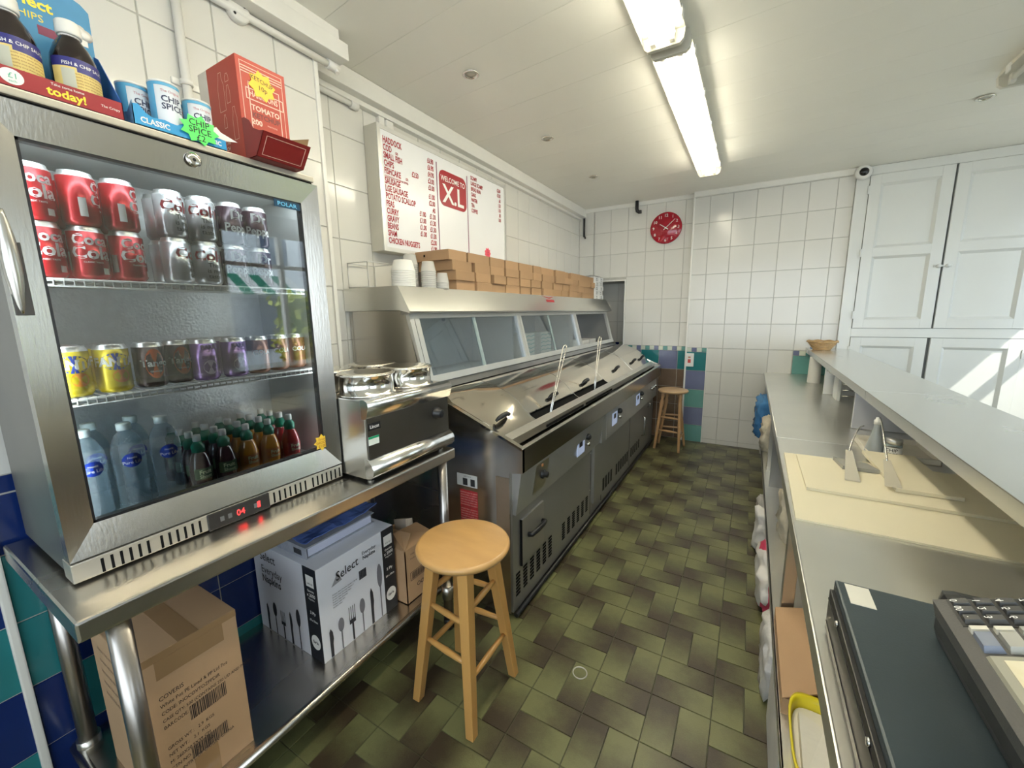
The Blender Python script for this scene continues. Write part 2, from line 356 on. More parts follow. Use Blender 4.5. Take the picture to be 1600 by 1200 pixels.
# ------------------------------------------------------------ built-in cupboard on the back wall
def cupboard():
    t=thing('wall_cupboard','white gloss built-in cupboard with panelled doors across the back wall','cupboard',(1.6,4.8,0))
    b=B(); y0,y1=4.785,4.822
    for x0,x1,z0,z1 in ((.70,.79,0,2.638),(1.857,1.95,0,2.638),(1.95,2.498,0,2.638),(.79,1.857,2.565,2.638),(.79,1.857,1.192,1.268),(.79,1.857,0,.10)): b.box(x0,x1,y0,y1,z0,z1,.002)
    obj('face_frame',b,whitepaint,t)
    b=B(); b.box(.792,1.855,4.816,4.8215,.102,2.563); obj('back_panel',b,M('cupboard_gap_grey',(.25,.25,.24),.6),t)
    def door(x0,x1,z0,z1,split,hx,knob):
        b=B(); ya,yb=4.777,4.805; m=.075; xs=(x0+.003,x1-.003)
        zs=[z0+.003]+([split] if split else [])+[z1-.003]
        b.box(xs[0],xs[0]+m,ya,yb,zs[0],zs[-1],.002); b.box(xs[1]-m,xs[1],ya,yb,zs[0],zs[-1],.002)
        xi=(xs[0]+m,xs[1]-m); b.box(xi[0],xi[1],ya+.0004,yb,zs[0],zs[0]+m); b.box(xi[0],xi[1],ya+.0004,yb,zs[-1]-m,zs[-1])
        if split: b.box(xi[0],xi[1],ya+.0004,yb,split-.037,split+.037)
        b.box(xs[0]+.02,xs[1]-.02,4.796,4.806,zs[0]+.02,zs[-1]-.02)
        d=obj('door',b,whitepaint,t)
        pz=[(zs[0]+m,(split-.037) if split else zs[-1]-m)]+([(split+.037,zs[-1]-m)] if split else [])
        mo=B()
        for a,c in pz:   # sloping moulding
            X0,X1=xs[0]+m,xs[1]-m; e=.022
            for q in (((X0,ya,a),(X1,ya,a),(X1-e,4.797,a+e),(X0+e,4.797,a+e)),((X1,ya,a),(X1,ya,c),(X1-e,4.797,c-e),(X1-e,4.797,a+e)),((X1,ya,c),(X0,ya,c),(X0+e,4.797,c-e),(X1-e,4.797,c-e)),((X0,ya,c),(X0,ya,a),(X0+e,4.797,a+e),(X0+e,4.797,c-e))): mo.quad(*q)
        obj('moulding',mo,whitepaint,d)
        for hz in ([z0+.12,z1-.12]+([split] if split else [])):
            h=B(); h.box(hx-.006,hx+.006,4.770,4.783,hz-.035,hz+.035,.003); obj('hinge',h,whitepaint,d)
        if knob:
            h=B(); h.lathe([(.006,0),(.006,-.012),(.016,-.018),(.014,-.028),(.001,-.030)],(knob[0],4.777,knob[1]),16,axis=1); obj('knob',h,whitepaint,d)
            h=B(); h.box(knob[0]-.028,knob[0]+.028,4.765,4.777,knob[1]-.008,knob[1]+.008,.003); obj('latch',h,whitepaint,d)
    door(.79,1.318,1.268,2.565,1.925,.787,(1.298,1.78)); door(1.326,1.857,1.268,2.565,1.925,1.860,(1.352,1.78))
    door(.79,1.305,.10,1.192,None,.787,None); door(1.322,1.857,.10,1.192,None,1.860,None)
cupboard()
# ------------------------------------------------------------ lamps, camera, clock, pipes
def lamp(x,y0,y1,label,lit,w=.085):
    t=thing('fluorescent_lamp',label,'ceiling lamp',(x,(y0+y1)/2,2.55),'twin tube batten lamps on the ceiling')
    b=B(); b.prism([(x-w,2.605),(x-w+.01,2.639),(x+w-.01,2.639),(x+w,2.605)],1,y0,y1); obj('body',b,M('lamp_body_grey',(.62,.60,.52),.4),t)
    for s in (-1,1):
        b=B(); b.tube([(x+s*.038,y0+.05,2.583),(x+s*.038,y1-.05,2.583)],.013,10); tb=obj('tube',b,tubelit if lit else M('unlit_tube',(.85,.85,.82),.3),t)
        for yy in (y0+.035,y1-.035):
            b=B(); b.box(x+s*.038-.01,x+s*.038+.01,yy-.015,yy+.015,2.56,2.605); obj('lampholder',b,whitep,tb)
    for yy in (y0,y1-.022):
        b=B(); b.prism([(x-w-.002,2.606),(x-w+.004,2.566),(x-w+.020,2.552),(x+w-.020,2.552),(x+w-.004,2.566),(x+w+.002,2.606)],1,yy,yy+.022); obj('end_cap',b,M('lamp_body_grey',(.62,.60,.52)),t)
    b=B(); pr=[(x-w,2.606),(x-w+.006,2.565),(x-w+.022,2.55),(x+w-.022,2.55),(x+w-.006,2.565),(x+w,2.606)]
    b.prism(pr,1,y0+.024,y1-.024); obj('diffuser',b,diffus,t)
    n=5
    for s in (-1,1):
        for k in range(n):
            yy=y0+.12+(y1-y0-.24)*k/(n-1); b=B(); b.box(x+s*(w+.001)-.004,x+s*(w+.001)+.004,yy-.018,yy+.018,2.585,2.622,.002); obj('clip',b,whitep,t)
    return t
lamp(-.395,2.09,4.0,'lit twin tube ceiling lamp nearest the back wall',True)
lamp(-.41,.12,2.04,'lit twin tube ceiling lamp furthest from the back wall',True)
lamp(1.09,1.45,3.30,'unlit grey tube lamp on the ceiling above the customer side',False)
for i,(x,y,l) in enumerate(((-1.31,1.88,'round recessed spotlight nearest to the camera above the menu board'),(-1.31,2.78,'middle one of the three recessed spotlights along the left'),(-1.31,3.735,'small recessed spotlight nearest the red clock'),(1.073,3.63,'recessed spotlight in the ceiling in front of the white cupboard'))):
    t=thing('recessed_spotlight',l,'spotlight',(x,y,2.63),'recessed ceiling spotlights')
    b=B(); b.lathe([(.026,2.636),(.040,2.636),(.043,2.632),(.036,2.629),(.028,2.633),(.026,2.6395)],(x,y,0),24,caps=False); obj('bezel',b,chrome,t)
    b=B(); b.lathe([(.026,2.6395),(.026,2.634),(.010,2.632)],(x,y,0),20); obj('bulb',b,M('lamp_glass_dull',(.5,.49,.42),.15),t)
def extras():
    t=thing('security_camera','white dome security camera with a black eye above the cupboard corner','camera',(.735,4.76,2.60))
    c=(.735,4.775,2.588)
    b=B(); b.lathe([(.045,0),(.058,-.012),(.060,-.028),(.052,-.045),(.034,-.052)],c,28,axis=1); obj('housing',b,whitep,t)
    b=B(); b.lathe([(.034,-.0515),(.030,-.060),(.016,-.068),(.002,-.070)],c,24,axis=1); obj('lens',b,M('black_lens',(.01,.01,.012),.08),t)
    b=B(); b.tube([(.78,4.78,2.63),(.80,4.765,2.61),(.805,4.77,2.585),(.79,4.783,2.57)],.004,6); obj('cable',b,whitep,t)
    # clock
    C=(-.875,4.87,2.333); R=.163
    t=thing('wall_clock','round red wall clock with white numbers','clock',C)
    b=B(); b.lathe([(R-.002,0),(R,-.006),(R,-.022),(R-.006,-.028),(.001,-.028)],C,56,axis=1); obj('face',b,M('red_glass_face',(.38,.006,.02),.12,coat=.3),t)
    b=B()
    for h in range(1,13):
        a=PI/2-h*PI/6; b.text(str(h),(C[0]+math.cos(a)*.128,4.8405,C[2]+math.sin(a)*.128-.014),X3,Z3,.042,'C',bold=.012)
    obj('numerals',b,M('pale_pink_numerals',(.85,.72,.72),.4),t)
    def hand(a,l,w):
        b=B(); d=Vector((math.cos(a),0,math.sin(a))); n=Vector((-d.z,0,d.x))*w; c=Vector((C[0],4.838,C[2]))
        b.quad(c-d*.03-n,c+d*l-n*.6,c+d*l+n*.6,c-d*.03+n); return b
    obj('hour_hand',hand(PI/2-(10.13)*PI/6,.075,.004),inkw,t,False); obj('minute_hand',hand(PI/2-1.6*PI/6,.125,.003),inkw,t,False)
    # black pipe elbow by the clock
    b=B(); b.tube([(-1.18,4.80,2.64),(-1.18,4.80,2.56),(-1.175,4.80,2.535),(-1.155,4.80,2.522),(-1.13,4.80,2.522)],.019,12); tag(obj('pipe_elbow',b,blackp),'short black pipe elbow hanging from the ceiling left of the clock','pipe')
    b=B(); b.tube([(-1.80,4.84,2.54),(-1.80,4.84,2.33)],.012,12); b.tube([(-1.80,4.84,2.35),(-1.78,4.83,2.31)],.010,8); tag(obj('vertical_pipe',b,blackp),'dark vertical pipe in the back left ceiling corner','pipe')
    # boxed trunking
    b=B(); b.box(-1.674,-1.590,-1.38,1.367,2.535,2.60,.004); b.box(-1.674,-1.60,-1.38,1.33,2.60,2.64); tag(obj('boxed_trunking',b,creampaint),'white boxed trunking along the ceiling above the fridge','trunking')
    b=B(); b.box(-1.874,-1.785,1.262,4.87,2.55,2.638,.004); b.box(-1.874,-1.835,1.262,4.87,2.525,2.55,.003); tag(obj('boxed_trunking',b,creampaint),'long white boxed trunking along the ceiling above the menu board','trunking')
    t=thing('electrical_conduit','white conduit with round junction box above the ketchup box','conduit',(-1.65,.95,2.5))
    b=B(); b.tube([(-1.652,.70,2.515),(-1.652,1.33,2.515)],.013,12); b.tube([(-1.652,.1,2.535),(-1.652,.9,2.535)],.013,12); b.tube([(-1.652,.752,2.50),(-1.652,.752,1.0)],.013,12); obj('pipe',b,whitep,t)
    b=B(); b.lathe([(.038,0),(.038,.024),(.034,.028),(.001,.028)],(-1.672,.948,2.52),24,axis=0); j=obj('junction_box',b,whitep,t)
    for dy,dz in ((.018,.018),(-.018,-.018)):
        b=B(); b.lathe([(.005,.028),(.004,.030),(.001,.030)],(-1.672,.948+dy,2.52+dz),8,axis=0); obj('screw',b,blackp,j)
    b=B(); b.tube([(-1.652,1.30,2.515),(-1.652,1.355,2.515)],.019,12); b.tube([(-1.652,1.34,2.515),(-1.64,1.34,2.49)],.01,8); obj('end_gland',b,whitep,t)
    b=B(); b.box(-1.672,-1.662,.715,.80,2.195,2.215,.003); b.tube([(-1.652,.752,2.197),(-1.652,.752,2.213)],.018,12); obj('saddle_clip',b,whitep,t)
    t=thing('electrical_conduit','white conduit ending in a small switch box above the menu board','conduit',(-1.85,1.6,2.5))
    b=B(); b.tube([(-1.852,1.262,2.515),(-1.852,1.60,2.515)],.013,12); obj('pipe',b,whitep,t)
    b=B(); b.tube([(-1.852,1.575,2.515),(-1.852,1.62,2.515)],.020,12); obj('end_gland',b,whitep,t)
    b=B(); b.box(-1.872,-1.845,1.76,1.80,2.44,2.53,.004); b.box(-1.872,-1.832,1.80,1.855,2.455,2.52,.008); obj('switch_box',b,whitep,t)
    # cooker switch on the teal tiles
    t=thing('wall_switch','white wall switch with a red rocker on the teal tiles','switch',(-.555,4.81,.91))
    b=B(); b.box(-.597,-.513,4.803,4.819,.845,.99,.004); obj('plate',b,whitep,t)
    b=B(); b.box(-.572,-.542,4.799,4.804,.885,.925,.002); obj('rocker',b,M('red_rocker',(.6,.05,.04),.4),t)
    b=B(); b.box(-.570,-.545,4.799,4.804,.94,.955,.002); obj('neon',b,M('orange_neon',(.5,.2,.1),.4),t)
    b=B()
    for (x,z) in ((.36,1.71),(.51,1.72)): b.lathe([(.006,0),(.005,-.003),(.001,-.004)],(x,4.819,z),10,axis=1)
    b=B(); b.lathe([(.026,0),(.030,0),(.030,.003),(.026,.003),(.026,0)],(-.50,1.37,.0),30,caps=False); tag(obj('metal_ring',b,alum),'small pale metal ring lying on the floor tiles','ring')
extras()
# ------------------------------------------------------------ menu board
def menu():
    t=thing('menu_board','white wall menu board with red lettering and prices','menu board',(-1.82,2.3,1.8))
    y0,y1,z0,z1=1.665,2.968,1.80,2.445; X=-1.77
    b=B(); b.box(-1.868,X-.0055,y0,y1,z0,z1,.003); obj('case',b,M('menu_case_grey',(.62,.60,.52),.4),t)
    b=B(); e=.022
    for q in ((y0+e,y1-e,z0,z0+e),(y0+e,y1-e,z1-e,z1),(y0,y0+e,z0,z1),(y1-e,y1,z0,z1)): b.box(X-.0035,X+.003,*q)
    obj('edge_frame',b,alum,t)
    b=B(); b.box(X-.005,X-.001,y0+e,y1-e,z0+e,z1-e); p=obj('face',b,M('menu_face_white',(.86,.87,.88),.25,var=.01),t)
    b=B(); xx=X+.0005
    def tx(s,y,z,h,cx='L',sx=.62): b.text(s,(xx,y,z),Y3,Z3,h,cx,sx,.028)
    L=['HADDOCK','COD','SMALL FISH','CHIPS','FISHCAKE','SAUSAGE','LGE SAUSAGE','POTATO SCALLOP','PEAS','CURRY','GRAVY','BEANS','SPAM','CHICKEN NUGGETS']
    P=['£6.90','£6.90','£4.90','£3.00','£3.00','£1.00','£2.00','.40','£1.30','£1.30','£1.30','£1.30','£2.00','£1.90']
    P2={3:'£2.50',8:'£1.00',9:'£1.00',10:'£1.00',11:'£1.00'}
    zt=2.362; dz=.0388
    for i,s in enumerate(L):
        z=zt-i*dz-(.012 if i>4 else 0); tx(s,1.702,z,.044)
        z2=z-.004; tx(P[i],2.108,z2,.040,'R')
        if i in P2: tx(P2[i],2.018 if i>3 else 1.968,z2,.040,'R')
    tx('(GF)',1.79,zt-dz,.018); tx('(GF)',1.86,zt-4*dz,.018); tx('(2 SLICES POTATO WITH FISH IN CENTRE)',1.702,zt-4*dz-.020,.015)
    R_=[('SCAMPI','£2.60'),('LARGE SCAMPI','£5.00'),('BREAD BUN','.60'),('CANS','1.50'),('WATER','1.00'),('TEA','.80'),('COFFEE','1.00')]
    for i,(a,c) in enumerate(R_): tx(a,2.50,2.375-i*.036,.036); tx(c,2.895,2.372-i*.036,.036,'R')
    obj('red_lettering',b,inkr,p)
    for q in ((2.133,2.140,1.85,2.385),(2.452,2.459,1.83,2.385)): b=B(); b.box(xx-.0005,xx,*q); obj('divider_line',b,M('dark_blue_red_line',(.22,.04,.12),.5),p)
    b=B(); ya,yb,za,zb,r=2.158,2.442,2.14,2.355,.045; pts=[]
    for cy,cz,a0 in ((yb-r,zb-r,0),(ya+r,zb-r,90),(ya+r,za+r,180),(yb-r,za+r,270)):
        for k in range(7): a=math.radians(a0+15*k); pts.append((cy+r*math.cos(a),cz+r*math.sin(a)))
    b.prism(pts,0,xx-.001,xx+.0005); lg=obj('welcome_logo',b,M('menu_red_panel',(.38,.008,.018),.35),p)
    b=B(); b.text('WELCOME TO',(xx+.001,2.30,2.292),Y3,Z3,.045,'C',.86,.008); b.text('X.L',(xx+.001,2.30,2.165),Y3,Z3,.155,'C',1.0,.02); obj('white_lettering',b,inkw,lg)
    b=B(); c=(2.695,1.90); pts=[(c[0]+(.032 if k%2 else .042)*math.cos(k*PI/9),c[1]+(.032 if k%2 else .042)*math.sin(k*PI/9)) for k in range(18)]
    b.prism(pts,0,xx,xx+.001); st=obj('price_star',b,M('pink_star',(.85,.10,.16),.5),t)
    b=B()
    for k,s in enumerate(['A','small','drink','£1']): b.text(s,(xx+.0015,2.695,1.918-.015*k),Y3,Z3,.016,'C')
    obj('star_lettering',b,ink,st)
menu()
# ------------------------------------------------------------ steel table on the left
def steel_table():
    t=thing('steel_table','long stainless steel table with undershelf carrying the drinks fridge','table',(-1.37,.76,0))
    xf,xb,ya,yb=-1.088,-1.655,.172,1.357; zt=.87
    b=B(); b.box(xb,xf,ya,yb,zt-.045,zt,.006); obj('worktop',b,steel,t)
    b=B(); xs=-1.150; b.box(-1.668,xs-.015,.21,1.34,.185,.2,.002); b.tube([(xs-.012,.21,.188),(xs-.012,1.34,.188)],.014,12); b.tube([(-1.66,.215,.188),(xs-.012,.215,.188)],.014,12); obj('undershelf',b,steel,t)
    for x,y in ((-1.118,.238),(-1.118,1.30),(-1.625,.238),(-1.625,1.30)):
        b=B(); b.tube([(x,y,.03),(x,y,zt-.045)],.021,18); l=obj('leg',b,M('table_leg_steel',(.42,.39,.36),.3,1,.06,3),t)
        b=B(); b.lathe([(.014,0),(.017,.004),(.017,.03),(.024,.032),(.024,.06)],(x,y,0),16); obj('foot',b,blackp,l)
        b=B(); b.tube([(x,y,.165),(x,y,.225)],.027,16); obj('shelf_collar',b,steelv,l)
steel_table()
# ------------------------------------------------------------ display fridge
FX=-1.245; FZ=.8705
def fridge():
    t=thing('display_fridge','stainless glass door drinks fridge standing on the steel table','fridge',(-1.45,.56,FZ))
    ya,yb=.212,.903; xb=-1.63; z1=1.8935
    b=B(); e=.03
    b.box(xb,-1.282,ya,ya+e,FZ+.02,1.86); b.box(xb,-1.282,yb-e,yb,FZ+.02,1.86); b.box(xb,-1.282,ya+e,yb-e,FZ+.01,.945); b.box(xb,-1.282,ya+e,yb-e,1.835,1.86); b.box(xb,xb+.03,ya+e,yb-e,.945,1.835)
    obj('cabinet',b,M('cabinet_side_dark',(.30,.29,.27),.42,.9),t)
    b=B(); b.box(xb,-1.272,ya,yb,1.860,1.877); obj('door_gap',b,darkin,t)
    b=B(); b.box(xb,-1.262,ya-.002,yb+.004,1.877,z1,.003); obj('top_panel',b,M('fridge_top_cream_steel',(.58,.54,.46),.3,.6,.03),t)
    b=B(); y0,y1=ya+e,yb-e
    b.box(xb+.031,xb+.036,y0,y1,.945,1.835); lin=obj('back_liner',b,M('embossed_silver_liner',(.80,.82,.82),.4,.35,.08,40,.5,130),t)
    b=B(); b.box(xb+.036,-1.290,y0,y0+.004,.945,1.835); b.box(xb+.036,-1.290,y1-.004,y1,.945,1.835); b.box(xb+.036,-1.290,y0,y1,1.83,1.835); b.box(xb+.036,-1.290,y0,y1,.945,.958); obj('side_liner',b,M('grey_liner',(.62,.63,.62),.5,.1),t)
    # door with sloping mitred frame
    oy0,oy1,oz0,oz1=.211,.903,.925,1.864; iy0,iy1,iz0,iz1=.262,.852,.993,1.803; d=.016
    b=B()
    def bar(o1,o2,i2,i1):
        b.hexa([(FX-.034,*o1),(FX-.034,*o2),(FX-.034,*i2),(FX-.034,*i1),(FX,*o1),(FX,*o2),(FX-d,*i2),(FX-d,*i1)])
    O=[(oy0,oz0),(oy1,oz0),(oy1,oz1),(oy0,oz1)]; I=[(iy0,iz0),(iy1,iz0),(iy1,iz1),(iy0,iz1)]
    for k in range(4): bar(O[k],O[(k+1)%4],I[(k+1)%4],I[k])
    dr=obj('door',b,fridgest,t)
    b=B(); g=.006
    for q in ((iy0,iy1,iz0-g+.006,iz0+.006),(iy0,iy1,iz1-.006,iz1),(iy0,iy0+.005,iz0,iz1),(iy1-.005,iy1,iz0,iz1)): b.box(FX-.036,FX-.0175,*q)
    obj('gasket',b,blackp,dr)
    b=B(); b.box(FX-.022,FX-.018,iy0,iy1,iz0,iz1); obj('outer_glass',b,fridgeglass,dr)
    b=B(); b.box(FX-.034,FX-.030,iy0,iy1,iz0,iz1); obj('inner_glass',b,fridgeglass,dr)
    b=B(); n=20   # curved recessed handle on the hinge-side stile
    b.tube([(FX-.003,.222,1.66-.0105*k) for k in range(n)],[.004+.010*math.sin(PI*k/(n-1)) for k in range(n)],10); obj('handle',b,fridgest,dr)
    b=B(); b.box(FX-.002,FX+.0012,.213,.238,1.46,1.60,.004); obj('handle_hollow_shade',b,M('hollow_shade_dark',(.05,.045,.04),.4),dr)  # dark plate on the stile, its colour paints the shade of the handle hollow
    b=B(); b.lathe([(.017,0),(.017,.004),(.010,.006),(.001,.006)],(FX-.002,.559,1.842),24,axis=0); lk=obj('lock',b,chrome,dr)
    b=B(); b.lathe([(.004,.006),(.003,.0068)],(FX-.002,.559,1.842),10,axis=0); obj('keyhole',b,blackp,lk)
    b=B(); b.box(FX-.0178,FX-.0170,.765,.847,1.778,1.799); bd=obj('badge',b,M('badge_blue_black',(.01,.05,.10),.3),dr)
    b=B(); b.text('POLAR',(FX-.0165,.806,1.783),Y3,Z3,.016,'C',1.25,.02); obj('badge_lettering',b,M('badge_cyan',(.15,.5,.75),.4),bd)
    # lower vent panel
    b=B(); b.box(-1.30,FX+.002,ya-.002,yb-.004,FZ+.006,.921,.002); vp=obj('vent_panel',b,M('vent_panel_steel',(.66,.62,.54),.35,.8),t)
    k=0
    for s0,s1,n in ((.262,.445,12),(.655,.880,14)):
        for q in range(n):
            y=s0+(s1-s0)*q/(n-1)+(.008 if q>=n//2 else -.002); b=B(); b.box(FX-.001,FX+.0028,y-.0028,y+.0028,.879,.913,.001); obj('slot',b,darkin,vp)
    b=B(); b.box(FX-.004,FX+.006,.470,.637,.872,.920,.003); cp=obj('control_panel',b,M('controller_black',(.03,.027,.025),.25),t)
    b=B(); b.text('04',(FX+.0066,.553,.887),Y3,Z3,.026,'C',.9,.004); b.box(FX+.006,FX+.0066,.600,.608,.888,.906); obj('display_digits',b,M('red_led',(1,.03,.03),emit=2.5),cp)
    for yy in (.50,.52,.59): b=B(); b.box(FX+.005,FX+.0068,yy,yy+.010,.889,.903,.001); obj('button',b,M('grey_button',(.12,.12,.12),.5),cp)
    b=B(); y0,y1=.25,.87
    for z in (1.540,1.275):
        b=B(); 
        b.tube([(-1.30,ya+.035,z-.004),(-1.30,yb-.035,z-.004)],.004,6); b.tube([(-1.30,ya+.035,z-.016),(-1.30,yb-.035,z-.016)],.003,6); b.tube([(-1.58,ya+.035,z-.004),(-1.58,yb-.035,z-.004)],.004,6)
        yy=ya+.04
        while yy<yb-.036:
            b.tube([(-1.585,yy,z-.0018),(-1.297,yy,z-.0018),(-1.2975,yy,z-.016)],.0018,5); yy+=.016
        obj('wire_shelf',b,M('white_coated_wire',(.62,.62,.58),.35),t)
    b=B(); b.box(-1.300,-1.285,.247,.251,.98,1.81); obj('added_glow_strip',b,M('added_fridge_glow',(.85,.93,1),emit=17),t)  # added glow strips, unseen behind the door frame, brighten the fridge contents
    b=B(); b.box(-1.302,-1.288,.868,.8715,.98,1.81); obj('added_glow_strip',b,MC['added_fridge_glow'],t)
    b=B(); b.box(-1.302,-1.288,.25,.86,1.8205,1.8235); obj('added_glow_strip',b,MC['added_fridge_glow'],t)
    c=(.842,1.018); X=FX-.0155; b=B(); pts=[(c[0]+(.021 if k%2 else .030)*math.cos(k*PI/8),c[1]+(.021 if k%2 else .030)*math.sin(k*PI/8)) for k in range(16)]
    b.prism(pts,0,X,X+.0008); s=tag(obj('price_star',b,M('yellow_star',(.90,.60,.05),.6)),'yellow handwritten star price tag stuck on the fridge glass corner','price tag')
    b=B()
    for k,w in enumerate(('Fruit','SHOOT','£1.00')): b.text(w,(X+.0012,c[0],c[1]+.007-.012*k),Y3,Z3,.013,'C')
    obj('star_lettering',b,M('red_biro',(.45,.08,.02),.6),s)
fridge()
# ------------------------------------------------------------ drinks
def cyltext(b,s,c,r,z,size,ang,cx='C',sx=1.,bold=.01,rot=False):
    vs,fs,w=glyphs(s,bold); w*=size*sx; off={'L':0,'C':-w/2,'R':-w}[cx]
    def fn(p):
        u=p[0]*size*sx+off; v=p[1]*size
        if rot: u,v=-v,u
        a=ang+u/r; return (c[0]+r*math.cos(a),c[1]+r*math.sin(a),z+v)
    b.raw(vs,fs,fn)
def cylpatch(b,c,r,z0,z1,a0,a1,n=10):
    A=[(c[0]+r*math.cos(a0+(a1-a0)*k/n),c[1]+r*math.sin(a0+(a1-a0)*k/n),z0) for k in range(n+1)]
    C=[(p[0],p[1],z1) for p in A]; b.strip(A,C)
def make_can(loc,kind,label,h=.116):
    c=loc; r=.0325; t=thing('drink_can',label,'drink can',loc,'drink cans in the fridge')
    D={'coke':((.55,.012,.02),.3),'diet':((.66,.66,.67),.45),'dr':((.05,.012,.03),.2),'fanta':((.85,.66,.02),.3),'tango':((.05,.02,.015),.3),'purple':((.36,.20,.50),.4),'brown':((.30,.12,.06),.3)}[kind]
    b=B(); b.lathe([(.023,c[2]+.001),(.027,c[2]+.002),(r,c[2]+.010),(r,c[2]+h-.012)],c[:2]+(0,),26); obj('can_body',b,M('can_'+kind,D[0],.25,D[1],.04),t)
    b=B(); b.lathe([(r,c[2]+h-.012),(.0275,c[2]+h-.003),(.0275,c[2]+h),(.0255,c[2]+h),(.0255,c[2]+h-.004),(.001,c[2]+h-.004)],c[:2]+(0,),26,caps=False); obj('can_lid',b,alum,t)
    b=B(); R=r+.0004; z=c[2]
    w=lambda *a,**k: cyltext(b,a[0],c,R,z+a[1],a[2],k.pop('a',0),**k)
    def ell(col,z0,rz,ra,a=0):
        q=B(); n=18; vs=[(math.cos(2*PI*k/n),math.sin(2*PI*k/n)) for k in range(n)]
        ring=[(0,0)]+vs; fs=[(0,k+1,(k+1)%n+1) for k in range(n)]
        q.raw(ring,fs,lambda p:(c[0]+(r+.0002)*math.cos(a+p[0]*ra),c[1]+(r+.0002)*math.sin(a+p[0]*ra),z+z0+p[1]*rz)); obj('label_patch',q,col,t)
    if kind=='coke':
        w('Coca',.076,.032,sx=.95,bold=.03); w('Cola',.046,.038,sx=1,bold=.03); w('CLASSIC TASTE',.036,.005); 
        q=B(); cylpatch(q,c,R,z+.012,z+.026,.45,.85); cylpatch(q,c,R,z+.02,z+.06,-1.75,-1.35); obj('label_panel',q,whitep,t); m=inkw
    elif kind=='diet':
        w('Coke',.064,.040,bold=.03); w('diet',.095,.010); m=inkr
        q=B(); 
        for k,s in enumerate(('This','is my','taste')): cyltext(q,s,c,R,z+.047-.015*k,.016,0)
        obj('slogan',q,ink,t)
    elif kind=='dr':
        w('Dr',.070,.038,a=-.1,bold=.03); w('Pepper',.036,.034,a=0,sx=.85,bold=.03); m=inkw
    elif kind=='fanta':
        q=B(); n=10
        ell(M('fanta_blue',(.02,.06,.42),.35),.075,.020,.85); ell(M('fanta_orange',(.85,.30,.03),.35),.040,.016,.5,.2); w('FANTA',.065,.029,sx=.95,bold=.04); m=inkw
    elif kind=='tango':
        ell(M('tango_orange',(.85,.16,.03),.3),.062,.038,.62); w('Tango',.055,.024,bold=.03); w('ORANGE',.040,.006); m=inkw
    elif kind=='purple':
        ell(M('pale_lilac',(.55,.42,.66),.4),.038,.020,.55); w("BARR",.088,.017,bold=.03,sx=.9); w('CREAM SODA',.080,.007); w('DRINK',.062,.012,bold=.02); w('INGREDIENTS',.02,.010,a=.9,rot=True,cx='L'); m=M('deep_purple_ink',(.08,.02,.13),.5)
    else: w('COLA',.06,.02); m=inkw
    obj('lettering',b,m,t); return t
ORD=lambda i:WORD[i]
def cans():
    proto={}
    names={'coke':'red cola can','diet':'silver diet cola can','dr':'dark maroon soda can','fanta':'yellow orangeade can','tango':'black and orange soda can','purple':'lilac soda can','brown':'brown soda can'}
    def put(kind,x,y,z,rz,label):
        loc=(x,y,z)
        if kind not in proto: 
            o=make_can(loc,kind,label); o.rotation_euler=(0,0,rz); proto[kind]=o
        else: dup(proto[kind],loc,label,rz)
    z1,z2,z3=1.5405,1.657,1.2755; H=.1165
    ys={'coke':(.287,.357,.427),'diet':(.527,.598),'dr':(.672,.742)}
    rots={('coke',0,0):.55,('coke',0,1):.50,('coke',0,2):.95,('coke',1,0):.45,('coke',1,1):2.0,('coke',1,2):1.9,('diet',0,0):1.5,('diet',0,1):.6,('diet',1,0):.95,('diet',1,1):.55,('dr',0,0):.6,('dr',0,1):.7,('dr',1,0):.9,('dr',1,1):.5}
    side={'coke':['leftmost','middle','rightmost'],'diet':['left','right'],'dr':['left','right']}
    for kd,yy in ys.items():
        for lv,(z,ln) in enumerate(((z1,'bottom layer of the top shelf'),(z2,'upper layer of the top shelf'))):
            for i,y in enumerate(yy): put(kd,-1.335,y,z,rots[(kd,lv,i)]-.55,'%s %s, front row, %s'%(side[kd][i],names[kd],ln))
            for i,y in enumerate(yy): put(kd,-1.408,y+.004,z,1+i,'%s %s, second row, %s'%(side[kd][i],names[kd],ln))
    F=[('fanta',.292,-.05,'left yellow orangeade can on the middle fridge shelf'),('fanta',.363,-.05,'right yellow orangeade can on the middle fridge shelf'),('tango',.435,0,'black and orange soda can in the front row beside the yellow cans'),('purple',.558,.0,'lilac soda can in the front of the middle shelf, left one'),('purple',.636,.0,'lilac soda can in the front of the middle shelf, right one')]
    for kd,y,rz,l in F: put(kd,-1.335,y,z3,rz,l)
    for kd,x,y,l in (('fanta',-1.41,.30,'left yellow can behind the front yellow cans'),('fanta',-1.41,.372,'right yellow can behind the front yellow cans'),('tango',-1.36,.504,'black and orange soda can set back beside the lilac cans'),('purple',-1.41,.58,'lilac soda can in the second row behind the left lilac can'),('purple',-1.42,.655,'lilac soda can in the second row behind the right lilac can'),('brown',-1.345,.708,'brown soda can beside the right lilac can'),('brown',-1.355,.778,'brown soda can second from the right end of the middle shelf'),('brown',-1.365,.846,'brown soda can at the right end of the middle shelf')): put(kd,x,y,z3,0,l)
cans()
